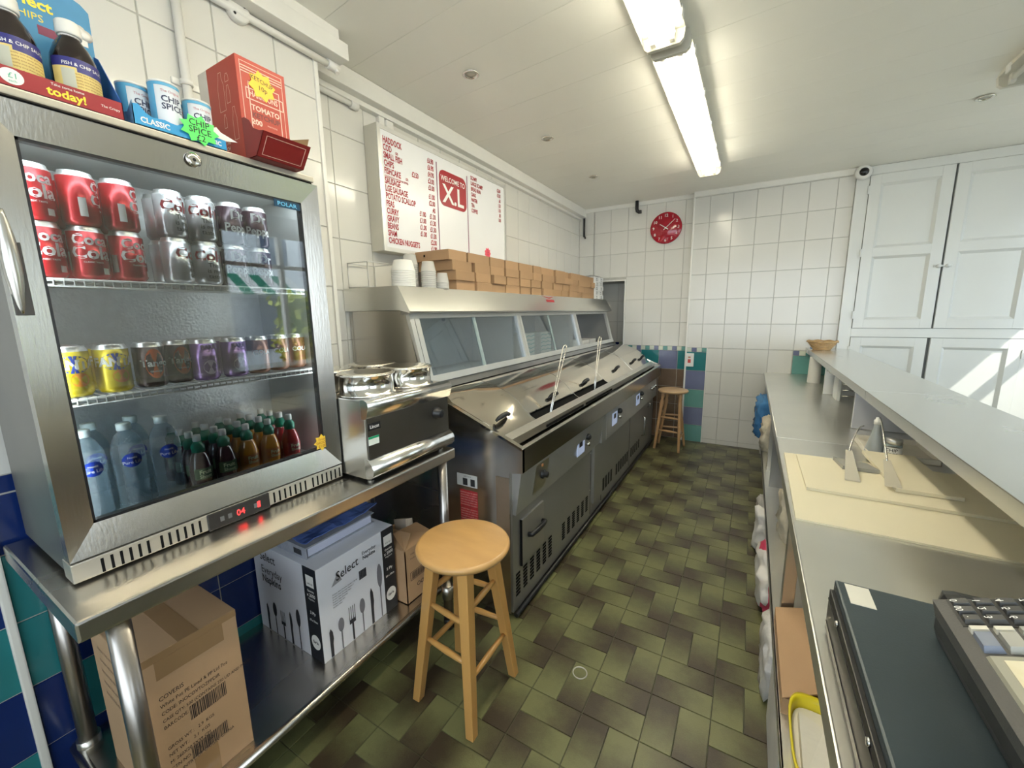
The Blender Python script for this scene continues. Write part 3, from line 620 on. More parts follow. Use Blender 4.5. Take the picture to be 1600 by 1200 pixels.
def bottles():
    z=.9585
    def water(loc,label):
        t=thing('water_bottle',label,'bottle',loc,'water bottles in the fridge')
        x,y,zz=loc; pr=[(.026,0),(.031,.004)]
        for k in range(9): pr+=[(.0322,.012+.012*k),(.0300,.018+.012*k)]
        pr+=[(.0325,.125),(.0325,.165),(.030,.185),(.020,.208),(.0125,.216),(.0125,.222)]
        b=B(); b.lathe(pr,loc,24); obj('bottle_body',b,clearplastic,t)
        b=B(); b.lathe([(.0145,.220),(.0145,.236),(.012,.238),(.001,.238)],loc,20); obj('cap',b,M('pale_blue_white_cap',(.62,.72,.72),.4),t)
        q=B(); n=18; ring=[(0,0)]+[(math.cos(2*PI*k/n),math.sin(2*PI*k/n)) for k in range(n)]
        q.raw(ring,[(0,k+1,(k+1)%n+1) for k in range(n)],lambda p:(x+.0334*math.cos(p[0]*.6),y+.0334*math.sin(p[0]*.6),zz+.147+p[1]*.018)); lb=obj('label',q,M('water_label_blue',(.01,.05,.42),.35),t)
        b=B(); cyltext(b,'Pure Life',loc,.0338,zz+.138,.011,0); cyltext(b,'Nestlé',loc,.0338,zz+.151,.007,0); obj('label_lettering',b,inkw,lb); return t
    spots=[(-1.335,.288,'water bottle nearest the fridge hinge in the front row'),(-1.335,.362,'water bottle in the middle of the front row'),(-1.335,.437,'water bottle in front beside the small juice bottles'),(-1.412,.318,'water bottle behind the two left front water bottles'),(-1.412,.398,'water bottle behind, showing between the middle and right ones')]
    p=None
    for x,y,l in spots:
        if p is None: p=water((x,y,z),l)
        else: dup(p,(x,y,z),l,-.1)
    def shoot(loc,kind,label):
        t=thing('juice_bottle',label,'bottle',loc,'small juice bottles in the fridge'); x,y,zz=loc
        col={'black':(.045,.008,.02),'orange':(.75,.30,.02),'red':(.38,.015,.02)}[kind]
        b=B(); b.lathe([(.020,0),(.0265,.004),(.0275,.02),(.025,.030),(.0272,.040),(.0272,.078),(.0235,.095),(.018,.112),(.0135,.120)],loc,22); obj('bottle_body',b,M('juice_'+kind,col,.08,0,.05,coat=.5),t)
        b=B(); b.lathe([(.016,.118),(.0165,.136),(.012,.142),(.0085,.150)],loc,18); cp=obj('green_collar',b,M('green_cap',(.0,.20,.11),.35),t)
        b=B(); b.lathe([(.0088,.148),(.0098,.152),(.0098,.164),(.0085,.167),(.001,.167)],loc,14); obj('sport_cap',b,whitep,cp)
        b=B(); cylpatch(b,loc,.0275,zz+.042,zz+.074,-1.,1.,14); lb=obj('label',b,M('label_'+kind,{'black':(.06,.16,.06),'orange':(.75,.22,.03),'red':(.45,.03,.04)}[kind],.4,var=.3,vs=60),t)
        b=B(); cyltext(b,'Fruit',loc,.0279,zz+.058,.016,0,bold=.03); cyltext(b,'Shoot',loc,.0279,zz+.046,.013,0,bold=.02); obj('label_lettering',b,M('lime_white_ink',(.75,.85,.55),.5),lb); return t
    P={}; nm={'black':'dark blackcurrant','orange':'orange','red':'red'}
    def put(kd,x,y,l):
        if kd not in P: P[kd]=shoot((x,y,z),kd,l)
        else: dup(P[kd],(x,y,z),l,random.uniform(-.2,.2))
    for kd,y,l in (('black',.508,'left dark juice bottle in the front row, next to the water bottles'),('black',.573,'right dark juice bottle in the front row, beside the orange ones'),('orange',.638,'left orange juice bottle in the front row'),('orange',.705,'right orange juice bottle in the front row'),('red',.775,'red juice bottle at the right end of the front row')): put(kd,-1.33,y,l)
    r=0
    for x,rw in ((-1.388,'second row'),(-1.446,'third row'),(-1.504,'back row')):
        for i,(kd,y) in enumerate((('black',.512),('black',.577),('orange',.643),('orange',.709),('red',.778))):
            put(kd,x,y,'%s %s juice bottle in the %s'%({0:'leftmost',1:'second from left',2:'middle',3:'second from right',4:'rightmost'}[i],nm[kd],rw))
bottles()
# ------------------------------------------------------------ things on top of the fridge
def fridge_top():
    z=1.8940
    # sauce display tray
    t=thing('sauce_display_tray','red and blue card display tray holding brown sauce bottles','display tray',(-1.36,.355,z))
    ya,yb,xa,xb=.262,.452,-1.405,-1.295; th=.0015
    b=B(); b.box(xa,xb,ya,yb,z,z+th); b.box(xa,xb,ya,ya+th,z,z+.05); obj('tray_base',b,M('tray_blue',(.02,.08,.32),.5),t)
    b=B(); b.box(xb-th,xb,ya,yb,z,z+.036); fr=obj('tray_front',b,M('tray_red',(.33,.013,.022),.4),t)
    b=B(); b.prism([(xa,z),(xb,z),(xb,z+.036),(xa+.02,z+.15),(xa,z+.16)],1,yb-th,yb); obj('tray_side',b,M('tray_side_blue',(.03,.12,.42),.5),t)
    b=B(); b.text('today!',(xb+.0006,.362,z+.008),Y3,Z3,.022,'C',1.05,.03); obj('yellow_lettering',b,M('yellow_print',(.95,.72,.05),.5),fr)
    b=B(); b.text('Take some home',(xb+.0006,.365,z+.027),Y3,Z3,.007,'C'); b.text('The Crispy',(xb+.0006,.430,z+.015),Y3,Z3,.007,'C')
    b.prism([(.288+.016*math.cos(k*PI/12),z+.019+.014*math.sin(k*PI/12)) for k in range(24)],0,xb,xb+.0004); obj('white_print',b,inkw,fr)
    b=B(); b.text('£1',(xb+.001,.288,z+.016),Y3,Z3,.014,'C'); b.text('each',(xb+.001,.288,z+.009),Y3,Z3,.006,'C'); obj('price_print',b,M('green_print',(.1,.45,.3),.5),fr)
    b=B(); b.prism([(ya,z),(yb,z),(yb+.002,z+.250),(yb-.01,z+.262),(ya,z+.330)],0,xa-.002,xa); bk=obj('back_card',b,M('sky_blue_card',(.04,.26,.50),.5,var=.2,vs=6),t)
    b=B(); b.text('Perfect',(xa+.0006,.35,z+.215),Y3,Z3,.030,'C',1,.03); b.text('CHIPS',(xa+.0006,.35,z+.19),Y3,Z3,.02,'C'); obj('card_lettering',b,M('yellow_print',(.95,.72,.05)),bk)
    b=B(); b.box(xa,xa+.0006,.365,.405,z+.165,z+.183); obj('card_ribbon',b,M('maroon_ribbon',(.22,.02,.08),.5),bk)
    b=B(); 
    for dx in (-.016,0,.016): b.lathe([(.012,0),(.013,.001),(.001,.002)],(xa,.432+dx*.6,z+.198+(.006 if dx==0 else 0)),14,axis=0)
    b.box(xa,xa+.0012,.420,.444,z+.175,z+.195); obj('chef_hat_print',b,whitep,bk)
    def sauce(loc,label):
        t=thing('sauce_bottle',label,'bottle',loc,'brown sauce bottles in the display tray'); x,y,zz=loc
        b=B(); b.lathe([(.030,0),(.037,.006),(.0385,.03),(.0385,.085),(.036,.108),(.028,.130),(.018,.146),(.0165,.150)],loc,28); obj('bottle_body',b,M('dark_sauce',(.012,.005,.004),.06,0,.1,coat=.6),t)
        b=B(); b.lathe([(.0168,.148),(.0168,.153)],loc,20); b.lathe([(.0195,.1525),(.0205,.156),(.0200,.177),(.018,.180),(.001,.180)],loc,24); obj('cap',b,whitep,t)
        b=B(); cylpatch(b,loc,.0389,zz+.028,zz+.080,-1.3,1.3,18); lb=obj('label',b,M('yellow_label',(.78,.62,.22),.5,var=.1,vs=30),t)
        b=B(); cylpatch(b,loc,.0391,zz+.080,zz+.098,-1.3,1.3,18); cylpatch(b,loc,.0391,zz+.072,zz+.080,-.2,1.3,12); obj('blue_band',b,M('label_navy',(.03,.03,.20),.4),lb)
        b=B(); cyltext(b,'FISH & CHIP SAUCE',loc,.0394,zz+.083,.009,.2); obj('label_lettering',b,inkw,lb)
        b=B(); cylpatch(b,loc,.0391,zz+.040,zz+.076,-.85,-.30,8); obj('barcode_panel',b,M('barcode_paper',(.55,.55,.45),.6),lb)
        b=B(); cyltext(b,'284ml e',loc,.0394,zz+.031,.011,.45)
        for k in range(5): cyltext(b,'quality since always good sauce',loc,.0394,zz+.067-.006*k,.004,.35)
        obj('small_print',b,M('brown_print',(.30,.12,.03),.5),lb); return t
    s=sauce((-1.345,.307,z+.002),'left brown sauce bottle with white cap in the card tray')
    dup(s,(-1.345,.396,z+.002),'right brown sauce bottle with white cap in the card tray')
    dup(s,(-1.345,.222,z),'brown sauce bottle standing outside the card tray, mostly out of view')
    # chip spice tray and tubs
    t=thing('spice_display_tray','torn blue card tray of chip spice tubs','display tray',(-1.33,.555,z)); ya,yb,xa,xb=.468,.662,-1.42,-1.292
    b=B(); b.box(xa,xb,ya,yb,z,z+th); b.box(xa,xa+th,ya,yb,z,z+.05); obj('tray_base',b,M('tray_grey_blue',(.28,.40,.55),.5),t)
    n=16; A=[];C=[]
    b=B(); prof=[(ya,z)]+[(yb,z)]+[(yb-(yb-ya)*k/n,z+.034-.004*abs(math.sin(k*2.3))-(.005 if 8<k<14 else 0)+(.012 if k in(1,15,16) else 0)) for k in range(n+1)]
    b.prism(prof,0,xb-th,xb); fr=obj('tray_front',b,M('bright_blue_card',(.02,.30,.62),.45),t)
    b=B(); b.prism([(xb,z),(xa,z),(xa,z+.07),(xa+.03,z+.045),(xb-.03,z+.032),(xb,z+.05)],1,ya,ya+th); obj('tray_side',b,M('printed_blue_card',(.16,.32,.50),.5,var=.3,vs=80),t)
    b=B(); b.prism([(yb-.06,z+.030),(yb,z+.024),(yb+.03,z+.030),(yb-.01,z+.042),(yb-.02,z+.052)],0,xb+.0002,xb+.001); obj('torn_edge',b,whitep,fr)
    b=B(); b.text('CLASSIC',(xb+.0006,ya+.012,z+.008),Y3,Z3,.017,'L',.9,.03); b.text('CLASSIC',(xb+.0006,yb-.012,z+.008),Y3,Z3,.015,'R',.9,.03); obj('white_lettering',b,inkw,fr)
    def tub(loc,label):
        t=thing('spice_tub',label,'tub',loc,'chip spice tubs in the blue tray'); x,y,zz=loc; r=.0305
        b=B(); b.lathe([(r-.001,0),(r,.003),(r,.098)],loc,28); obj('tub_body',b,M('tub_paper',(.72,.77,.84),.4,var=.02),t)
        b=B(); b.lathe([(r+.001,.104),(r+.001,.108),(r-.002,.110),(.001,.110)],loc,28); obj('lid',b,whitep,t)
        b=B(); cylpatch(b,loc,r+.0004,zz+.097,zz+.105,-PI,PI,28); cylpatch(b,loc,r+.0004,zz,zz+.098,-2.2,-1.0,8); obj('blue_band',b,M('tub_blue',(.12,.42,.66),.4),t)
        b=B(); cyltext(b,'CHIP',loc,r+.0006,zz+.062,.019,.05,bold=.02); cyltext(b,'SPICE',loc,r+.0006,zz+.045,.019,.1,bold=.02); obj('lettering',b,M('navy_ink',(.03,.04,.10),.5),t)
        b=B(); cyltext(b,'The Original',loc,r+.0006,zz+.083,.008,.05); obj('script_lettering',b,M('pink_script',(.55,.25,.30),.5),t); return t
    s=tub((-1.325,.548,z+.012),'left of the two front chip spice tubs'); dup(s,(-1.335,.622,z+.002),'right front chip spice tub behind the green price star',-.1)
    dup(s,(-1.372,.502,z+.002),'chip spice tub at the left end of the blue tray',.3); dup(s,(-1.386,.580,z+.002),'chip spice tub behind the left front tub',.3)
    c=(.600,z+.029); X=-1.288; b=B(); pts=[(c[0]+(.034 if k%2 else .045)*math.cos(k*PI/9),c[1]+(.026 if k%2 else .036)*math.sin(k*PI/9)) for k in range(18)]
    b.prism(pts,0,X,X+.001); s=tag(obj('price_star',b,M('lime_star',(.12,.85,.16),.6)),'lime green handwritten star price tag on the blue spice tray','price tag')
    b=B()
    for k,w in enumerate(('CHIP','SPICE','£2')): b.text(w,(X+.0016,c[0],c[1]+.008-.017*k),Y3,Z3,.021,'C',1,.005)
    obj('star_lettering',b,ink,s)
    # ketchup dispenser box
    t=thing('ketchup_box','red card dispenser box of tomato ketchup sachets on the fridge','box',(-1.38,.78,z)); ya,yb=.722,.862; xf,xb=-1.312,-1.52; zt=z+.272
    red=M('red_card',(.42,.035,.015),.45,var=.04); drk=M('dark_red_card',(.22,.012,.012),.45,var=.05)
    b=B(); b.box(xb+.05,xf,ya,yb,z,zt,.001); bx=obj('carton',b,red,t)
    b=B(); b.box(xb,xb+.0502,ya,yb,z,zt,.001); obj('carton_back',b,M('cream_card',(.68,.62,.54),.5),bx)
    b=B(); b.text('HARRISONS',(xf+.0006,(ya+yb)/2,z+.178),Y3,Z3,.021,'C',.72,.02); b.text('TOMATO',(xf+.0006,ya+.072,z+.143),Y3,Z3,.020,'C',.95,.03); b.text('200',(xf+.0006,ya+.028,z+.105),Y3,Z3,.020,'L',1,.03); b.text('PORTIONS',(xf+.0006,ya+.073,z+.110),Y3,Z3,.006,'L')
    def rect(b,y0,y1,z0,z1,w,xx):
        for q in ((y0,y1,z0,z0+w),(y0,y1,z1-w,z1),(y0,y0+w,z0,z1),(y1-w,y1,z0,z1)): b.box(xx,xx+.0004,*q)
    rect(b,ya+.010,yb-.010,z+.012,z+.262,.0015,xf); rect(b,ya+.020,yb-.012,z+.168,z+.198,.0025,xf); rect(b,ya+.028,yb-.022,z+.06,z+.215,.0025,xf)
    for k in range(3): b.box(xf,xf+.0004,ya+.012,yb-.012,z+.235+.007*k,z+.2375+.007*k)
    b.text('',(0,0,0),X3,Z3,1) if False else None
    xs=-1.34; 
    def sil(pts,w=.0012):
        for (a,c),(d,e) in zip(pts,pts[1:]+pts[:1]):
            v=Vector((d-a,0,e-c)); n=Vector((-v.z,0,v.x)).normalized()*w*.5
            p=Vector((a,ya-.0005,c)); q=Vector((d,ya-.0005,e)); b.quad(p-n,q-n,q+n,p+n)
    for (cx,w,h,zz) in ((-1.40,.016,.10,z+.145),(-1.365,.009,.045,z+.16),(-1.365,.009,.020,z+.215),(-1.395,.007,.035,z+.10),(-1.345,.011,.085,z+.06)):
        sil([(cx-w,zz),(cx+w,zz),(cx+w,zz+h*.65),(cx+w*.5,zz+h*.85),(cx+w*.5,zz+h),(cx-w*.5,zz+h),(cx-w*.5,zz+h*.85),(cx-w,zz+h*.65)])
    for k,w in enumerate(('TO THE','BEACH','THERES','ALWAYS')): b.text(w,(-1.43,ya-.0005,z+.055-.016*k),X3,Z3,.014,'L',1,.02)
    obj('white_print',b,M('pale_print',(.80,.55,.45),.5),bx)
    b=B(); b.text('KETCHUP',(xf+.0006,ya+.072,z+.124),Y3,Z3,.019,'C',.95,.03); obj('dark_print',b,M('maroon_print',(.14,.02,.02),.5),bx)
    b=B()  # open dispenser tray at the foot
    xo=xf+.098; b.prism([(xf,z-.0),(xo-.045,z),(xo,z+.056),(xo-.02,z+.060),(xf+.05,z+.072),(xf+.035,z+.095),(xf+.012,z+.108),(xf,z+.108)],1,ya,ya+.0015); b.prism([(xf,z),(xo-.045,z),(xo,z+.056),(xo-.03,z+.066),(xf+.03,z+.045),(xf,z+.06)],1,yb-.0015,yb)
    b.hexa(((xo-.045,ya,z),(xo-.045,yb,z),(xo-.047,yb,z),(xo-.047,ya,z),(xo,ya,z+.056),(xo,yb,z+.056),(xo-.002,yb,z+.057),(xo-.002,ya,z+.057))); b.box(xf,xo-.045,ya,yb,z,z+.0015)
    d=obj('dispenser_tray',b,drk,t)
    b=B(); b.box(xf+.0005,xf+.001,ya+.004,yb-.004,z+.004,z+.085); obj('dispenser_opening',b,M('dark_inside_red',(.05,.008,.008),.7),bx)
    b=B(); b.hexa(((xo-.0477,yb-.07,z+.003),(xo-.0477,yb-.002,z+.003),(xo-.048,yb-.002,z+.003),(xo-.048,yb-.07,z+.003),(xo-.0027,yb-.06,z+.057),(xo-.0027,yb-.002,z+.078),(xo-.0035,yb-.002,z+.078),(xo-.0035,yb-.06,z+.057))); obj('torn_flap',b,carddark,d)
    n=Vector((.056,0,-.045)).normalized(); vv=Vector((.045,0,.056)).normalized(); o=Vector((xo-.045,ya,z))+n*.0006; b=B()
    def ln(y0,y1,a,c): 
        p=o+Vector((0,y0,0)); q=o+Vector((0,y1,0)); b.quad(p+vv*a,q+vv*a,q+vv*c,p+vv*c)
    ln(.012,.128,.008,.0092); ln(.012,.128,.060,.0612); ln(.012,.0135,.008,.061); ln(.1265,.128,.008,.061)
    obj('outline_print',b,M('pale_print',(.8,.55,.45)),d,False)
    c=(ya+.068,z+.215); X=xf+.001; b=B(); pts=[(c[0]+(.030 if k%2 else .040)*math.cos(k*PI/8+.2),c[1]+(.030 if k%2 else .040)*math.sin(k*PI/8+.2)) for k in range(16)]
    b.prism(pts,0,X,X+.001); s=tag(obj('price_star',b,M('orange_star',(.95,.58,.06),.6)),'orange handwritten star price tag on the red ketchup box','price tag')
    b=B(); b.text('KETCHUP',(X+.0016,c[0],c[1]+.006),(0,1,-.15),Z3,.016,'C',.9,.005); b.text('10p',(X+.0016,c[0],c[1]-.014),(0,1,-.1),Z3,.018,'C'); obj('star_lettering',b,ink,s)
_n=set(bpy.data.objects); fridge_top()
for o in bpy.data.objects:   # stand the display items at the front edge of the fridge top
    if o not in _n and o.parent is None: o.location+=Vector((.030,-.012,0))
# ------------------------------------------------------------ things below the table
def below():
    z=.2005
    t=thing('cardboard_carton','tall taped brown carton with black print on the table undershelf','carton',(-1.33,.37,z)); xa,xb,ya,yb,zt=-1.50,-1.198,.262,.486,.642
    b=B(); b.box(xa,xb,ya,yb,z,zt,.002); bx=obj('carton_body',b,card2,t)
    for q in ((xa+.0,xb,.352,.398,zt,zt+.0006),(xb,xb+.0006,.30,.45,zt-.07,zt-.0205),(xb,xb+.0006,ya,yb,zt-.02,zt),(xb,xb+.0006,.345,.40,z,z+.09)): b=B(); b.box(*q); obj('packing_tape',b,tape,bx)
    b=B(); X=xb+.0008; o=Vector((X,.297,0)); u=Vector((0,1,.03)); 
    for k,(s,h) in enumerate((('COVERIS',.017),('White Pot PE Lined & PP Lid 7oz',.0145),('CODE: INOCOVTOZPPDIR',.014),('CASE QTY: 500 (CONTAINS 250 LID AND POTS)',.0125),('BARCODE:',.014),('',.01),('',.01),('GROSS WT.:   2.9  KGS',.0135),('NET WT.:   2.1  KGS',.0135),('M: 260X20.5X39 CM',.0135),('CTN NO.:   783 / 560',.0135),('COUNTRY OF ORIGIN: CHINA',.0135),('PO NO.:',.0135))):
        if s: b.text(s,(X,.297,zt-.128-.0205*k),u,Z3,h,'L',.78)
    def bar(y,zz,w,h,dy=u):
        x=0; random.seed(3)
        while x<w:
            q=random.choice((.001,.0015,.0025)); b.quad((X,y+x,zz+x*.03),(X,y+x+q,zz+x*.03),(X,y+x+q,zz+h+x*.03),(X,y+x,zz+h+x*.03)); x+=q+random.choice((.001,.002))
    bar(.352,zt-.235,.085,.042); bar(.342,z+.095,.085,.035)
    for k in range(5): b.text('FRAGILE THIS WAY UP HANDLE',(xa+.05,ya-.0006,zt-.06-.035*k),X3,Z3,.012,'L')
    obj('black_print',b,M('faded_print',(.05,.035,.03),.7),bx)
    # napkin carton
    t=thing('napkin_carton','white napkin carton with black bands and cutlery print','carton',(-1.45,.94,z)); xa,xb,ya,yb,zt=-1.655,-1.252,.762,1.122,.575
    lil=M('lilac_white_card',(.80,.82,.90),.5,var=.02); b=B(); b.box(xa,xb,ya,yb,z,zt,.002); bx=obj('carton_body',b,lil,t)
    e=.0007
    for q in ((xb,xb+e,yb-.065,yb,z,zt),(xb-.075,xb,ya-e,ya,z,zt)): b=B(); b.box(*q); obj('black_band',b,M('band_black',(.02,.022,.028),.45),bx)
    b=B(); X=xb+.0012; 
    for y in (yb-.033,):
        b.box(X-.0003,X,y-.022,y+.022,zt-.075,zt-.03); b.text('Quantity',(X,y,zt-.095),Y3,Z3,.012,'C',.9,.02); b.text('x 2000',(X,y,zt-.115),Y3,Z3,.019,'C',.9,.02); b.text('Napkins',(X,y,zt-.128),Y3,Z3,.011,'C'); b.text('2 Ply',(X,y,zt-.185),Y3,Z3,.016,'C',1,.02); b.text('33 x 33cm',(X,y,zt-.215),Y3,Z3,.012,'C',.9,.02)
        b.prism([(y+.026*math.cos(k*PI/14),z+.075+.030*math.sin(k*PI/14)) for k in range(28)],0,X-.0003,X)
    Yf=ya-.0012; x=xb-.037
    b.box(x-.022,x+.022,Yf,Yf+.0003,zt-.075,zt-.03); b.text('Quantity',(x,Yf,zt-.095),X3,Z3,.012,'C',.9,.02); b.text('x 2000',(x,Yf,zt-.115),X3,Z3,.019,'C',.9,.02); b.text('Napkins',(x,Yf,zt-.128),X3,Z3,.011,'C'); b.text('2 Ply',(x,Yf,zt-.185),X3,Z3,.016,'C',1,.02); b.text('33 x 33cm',(x,Yf,zt-.215),X3,Z3,.012,'C',.9,.02)
    b.prism([(x+.026*math.cos(k*PI/14),z+.075+.030*math.sin(k*PI/14)) for k in range(28)],1,Yf,Yf+.0003)
    obj('white_print',b,inkw,bx)
    b=B(); X2=xb+.0012
    b.text('Select',(X2,ya+.075,zt-.088),(0,1,.12),Z3,.050,'L',.85,.008); b.text('Everyday',(X2,ya+.195,zt-.050),Y3,Z3,.021,'L',.9); b.text('Napkins',(X2,ya+.197,zt-.070),Y3,Z3,.021,'L',.9,.02)
    for k in range(6): b.text('Product: Select Everyday Napkins 2 Ply White'[:40-5*k],(X2,ya+.055,zt-.135-.010*k),Y3,Z3,.008,'L',.8)
    for k in range(16): b.box(X2-.0004,X2,ya+.175+.0022*k,ya+.1762+.0022*k+(.0006 if k%3 else 0),zt-.145,zt-.108)
    b.text('farla',(X2,yb-.033,z+.070),Y3,Z3,.018,'C',1,.02); b.text('545181',(X2,yb-.033,zt-.066),Y3,Z3,.011,'C'); b.text('farla',(x,Yf-.0003,z+.070),X3,Z3,.018,'C',1,.02); b.text('545181',(x,Yf-.0003,zt-.066),X3,Z3,.011,'C')
    b.text('Select',(xa+.05,Yf,zt-.060),X3,Z3,.050,'L',.85,.01); b.text('Everyday',(xa+.05,Yf,zt-.115),X3,Z3,.045,'L',.85); b.text('Napkins',(xa+.05,Yf,zt-.155),X3,Z3,.045,'L',.85,.02)
    def cut(o,u,kind,h):
        u=Vector(u); o=Vector(o); P=lambda a,c:o+u*a+Vector((0,0,c))
        def poly(pts): b._f([b.bm.verts.new(P(*p)) for p in pts])
        if kind=='knife': poly([(-.006,0),(.006,0),(.007,h*.45),(.010,h*.6),(.008,h*.85),(0,h),(-.006,h*.9)])
        elif kind=='spoon': poly([(-.003,0),(.003,0),(.003,h*.6),(-.003,h*.6)]); poly([(.013*math.cos(k*PI/8),h*.78+h*.22*math.sin(k*PI/8)) for k in range(16)])
        else:
            poly([(-.004,0),(.004,0),(.004,h*.5),(-.004,h*.5)]); poly([(-.014,h*.5),(.014,h*.5),(.014,h*.62),(-.014,h*.62)])
            for k in range(4): poly([(-.014+.0085*k,h*.62),(-.0115+.0085*k,h*.62),(-.0115+.0085*k,h),(-.014+.0085*k,h)])
    cut((X2,ya+.035,z+.004),Y3,'knife',.115); cut((X2,ya+.130,z+.004),Y3,'fork',.145); cut((X2,ya+.225,z+.004),Y3,'knife',.16)
    for i,(kk,h) in enumerate((('knife',.12),('spoon',.14),('fork',.12),('knife',.14),('spoon',.17))): cut((xa+.06+.052*i,Yf,z+.003),X3,kk,h)
    obj('black_print',b,M('print_black',(.03,.03,.04),.6),bx,False)
    b=B(); cut((X2,ya+.080,z+.004),Y3,'spoon',.13); cut((X2,ya+.178,z+.004),Y3,'spoon',.145); cut((X2,ya+.272,z+.004),Y3,'spoon',.24); obj('grey_print',b,M('print_grey',(.22,.22,.26),.6),bx,False)
    b=B(); b._f([b.bm.verts.new(q) for q in ((X2,ya+.055,zt-.10),(X2,ya+.10,zt-.094),(X2,ya+.085,zt-.055))]); obj('napkin_logo',b,M('print_midgrey',(.35,.35,.38),.6),bx,False)
    # tray of blue papers on top of it
    zt+=.0005
    t=thing('lever_arch_folder','grey folder lying flat on the napkin carton','folder',(-1.43,.95,zt)); 
    b=B(); b.box(-1.62,-1.335,.79,1.10,zt,zt+.003); b.box(-1.62,-1.335,.79,1.10,zt+.042,zt+.045); b.box(-1.62,-1.335,.787,.79,zt,zt+.045); cov=obj('cover',b,M('marbled_grey_board',(.40,.42,.48),.5,var=.15,vs=40),t)
    b=B(); b.box(-1.61,-1.345,.80,1.09,zt+.003,zt+.034); obj('paper_block',b,M('paper_lilac',(.62,.65,.80),.6,var=.05,vs=90,stretch=(1,1,9)),t)
    b=B()
    for k in range(12): b.box(-1.41+.004*k,-1.408+.004*k,.7862,.787,zt+.01,zt+.032)
    obj('spine_barcode',b,ink,cov)
    t=thing('plastic_wallet','blue plastic document wallet on top of the grey folder','wallet',(-1.45,.95,zt+.0455)); random.seed(5)
    b=B(); n=10
    bl=M('translucent_blue_wallet',(.12,.20,.55),.18,0,.2,12,coat=.4)
    P=[[(-1.62+.27*i/n,.80+.33*j/n,zt+.052+.006*math.sin(i*1.3+j*.7)+.003*math.sin(j*2.1)+.012*(j/n)) for j in range(n+1)] for i in range(n+1)]
    for i in range(n):
        for j in range(n): b.quad(P[i][j],P[i+1][j],P[i+1][j+1],P[i][j+1])
    bmesh.ops.remove_doubles(b.bm,verts=b.bm.verts[:],dist=1e-5); o=obj('sleeve',b,bl,t,False); md=o.modifiers.new('s','SOLIDIFY'); md.thickness=.003
    # open small carton
    t=thing('open_carton','small open brown carton beside the napkin carton','carton',(-1.3,1.24,z)); xa,xb,ya,yb,zt=-1.42,-1.205,1.136,1.322,.455
    b=B(); th=.004
    b.box(xa,xb,ya,ya+th,z,zt); b.box(xa,xb,yb-th,yb,z,zt); b.box(xa,xa+th,ya,yb,z,zt); b.box(xb-th,xb,ya,yb,z,zt); b.box(xa,xb,ya,yb,z,z+th); bx=obj('carton_body',b,card2,t)
    b=B(); b.hexa(((xa,ya,zt),(xb,ya,zt),(xb,ya+th,zt),(xa,ya+th,zt),(xa+.01,ya+.05,zt+.045),(xb-.02,ya+.06,zt+.05),(xb-.02,ya+.063,zt+.047),(xa+.01,ya+.053,zt+.042))); obj('flap',b,card,bx)
    b=B(); b.hexa(((xb-th,ya,zt),(xb-th,yb,zt),(xb,yb,zt),(xb,ya,zt),(xb-.09,ya+.02,zt+.05),(xb-.09,yb-.02,zt+.035),(xb-.086,yb-.02,zt+.037),(xb-.086,ya+.02,zt+.052))); obj('flap',b,card,bx)
    b=B(); b.hexa(((xa+.06,ya+.1,zt+.01),(xa+.13,ya+.1,zt+.02),(xa+.13,ya+.14,zt+.0),(xa+.06,ya+.14,zt+.0),(xa+.05,ya+.1,zt+.06),(xa+.12,ya+.11,zt+.075),(xa+.13,ya+.14,zt+.07),(xa+.06,ya+.14,zt+.05))); obj('crumpled_paper',b,M('crumpled_kraft',(.55,.47,.38),.7,bump=.6,bs=40),bx)
    b=B(); X=xb+.0006
    b.text('THIS WAY UP',(X,ya+.03,zt-.035),Y3,Z3,.012); b.text('Product 1200 pcs',(X,ya+.03,zt-.055),Y3,Z3,.011)
    for k in range(20): b.box(X-.0004,X,ya+.035+.005*k,ya+.037+.005*k+(.001 if k%3 else 0),z+.105,z+.135)
    for q in ((ya+.025,ya+.145,z+.100,z+.102),(ya+.025,ya+.145,z+.138,z+.140),(ya+.025,ya+.027,z+.1,z+.14),(ya+.143,ya+.145,z+.1,z+.14)): b.box(X-.0004,X,*q)
    b.text('OOOD',(X,ya+.06,z+.055),Y3,Z3,.028,'L',1,.01); obj('black_print',b,M('faded_print',(.05,.035,.03)),bx)
    b=B(); b.hexa(((-1.78,1.475,0.02),(-1.27,1.475,0.02),(-1.27,1.482,0.02),(-1.78,1.482,0.02),(-1.78,1.475,.585),(-1.27,1.475,.57),(-1.27,1.482,.57),(-1.78,1.482,.585))); tag(obj('steel_sheet',b,steel),'plain steel sheet leaning against the side of the fryer range','panel')
below()
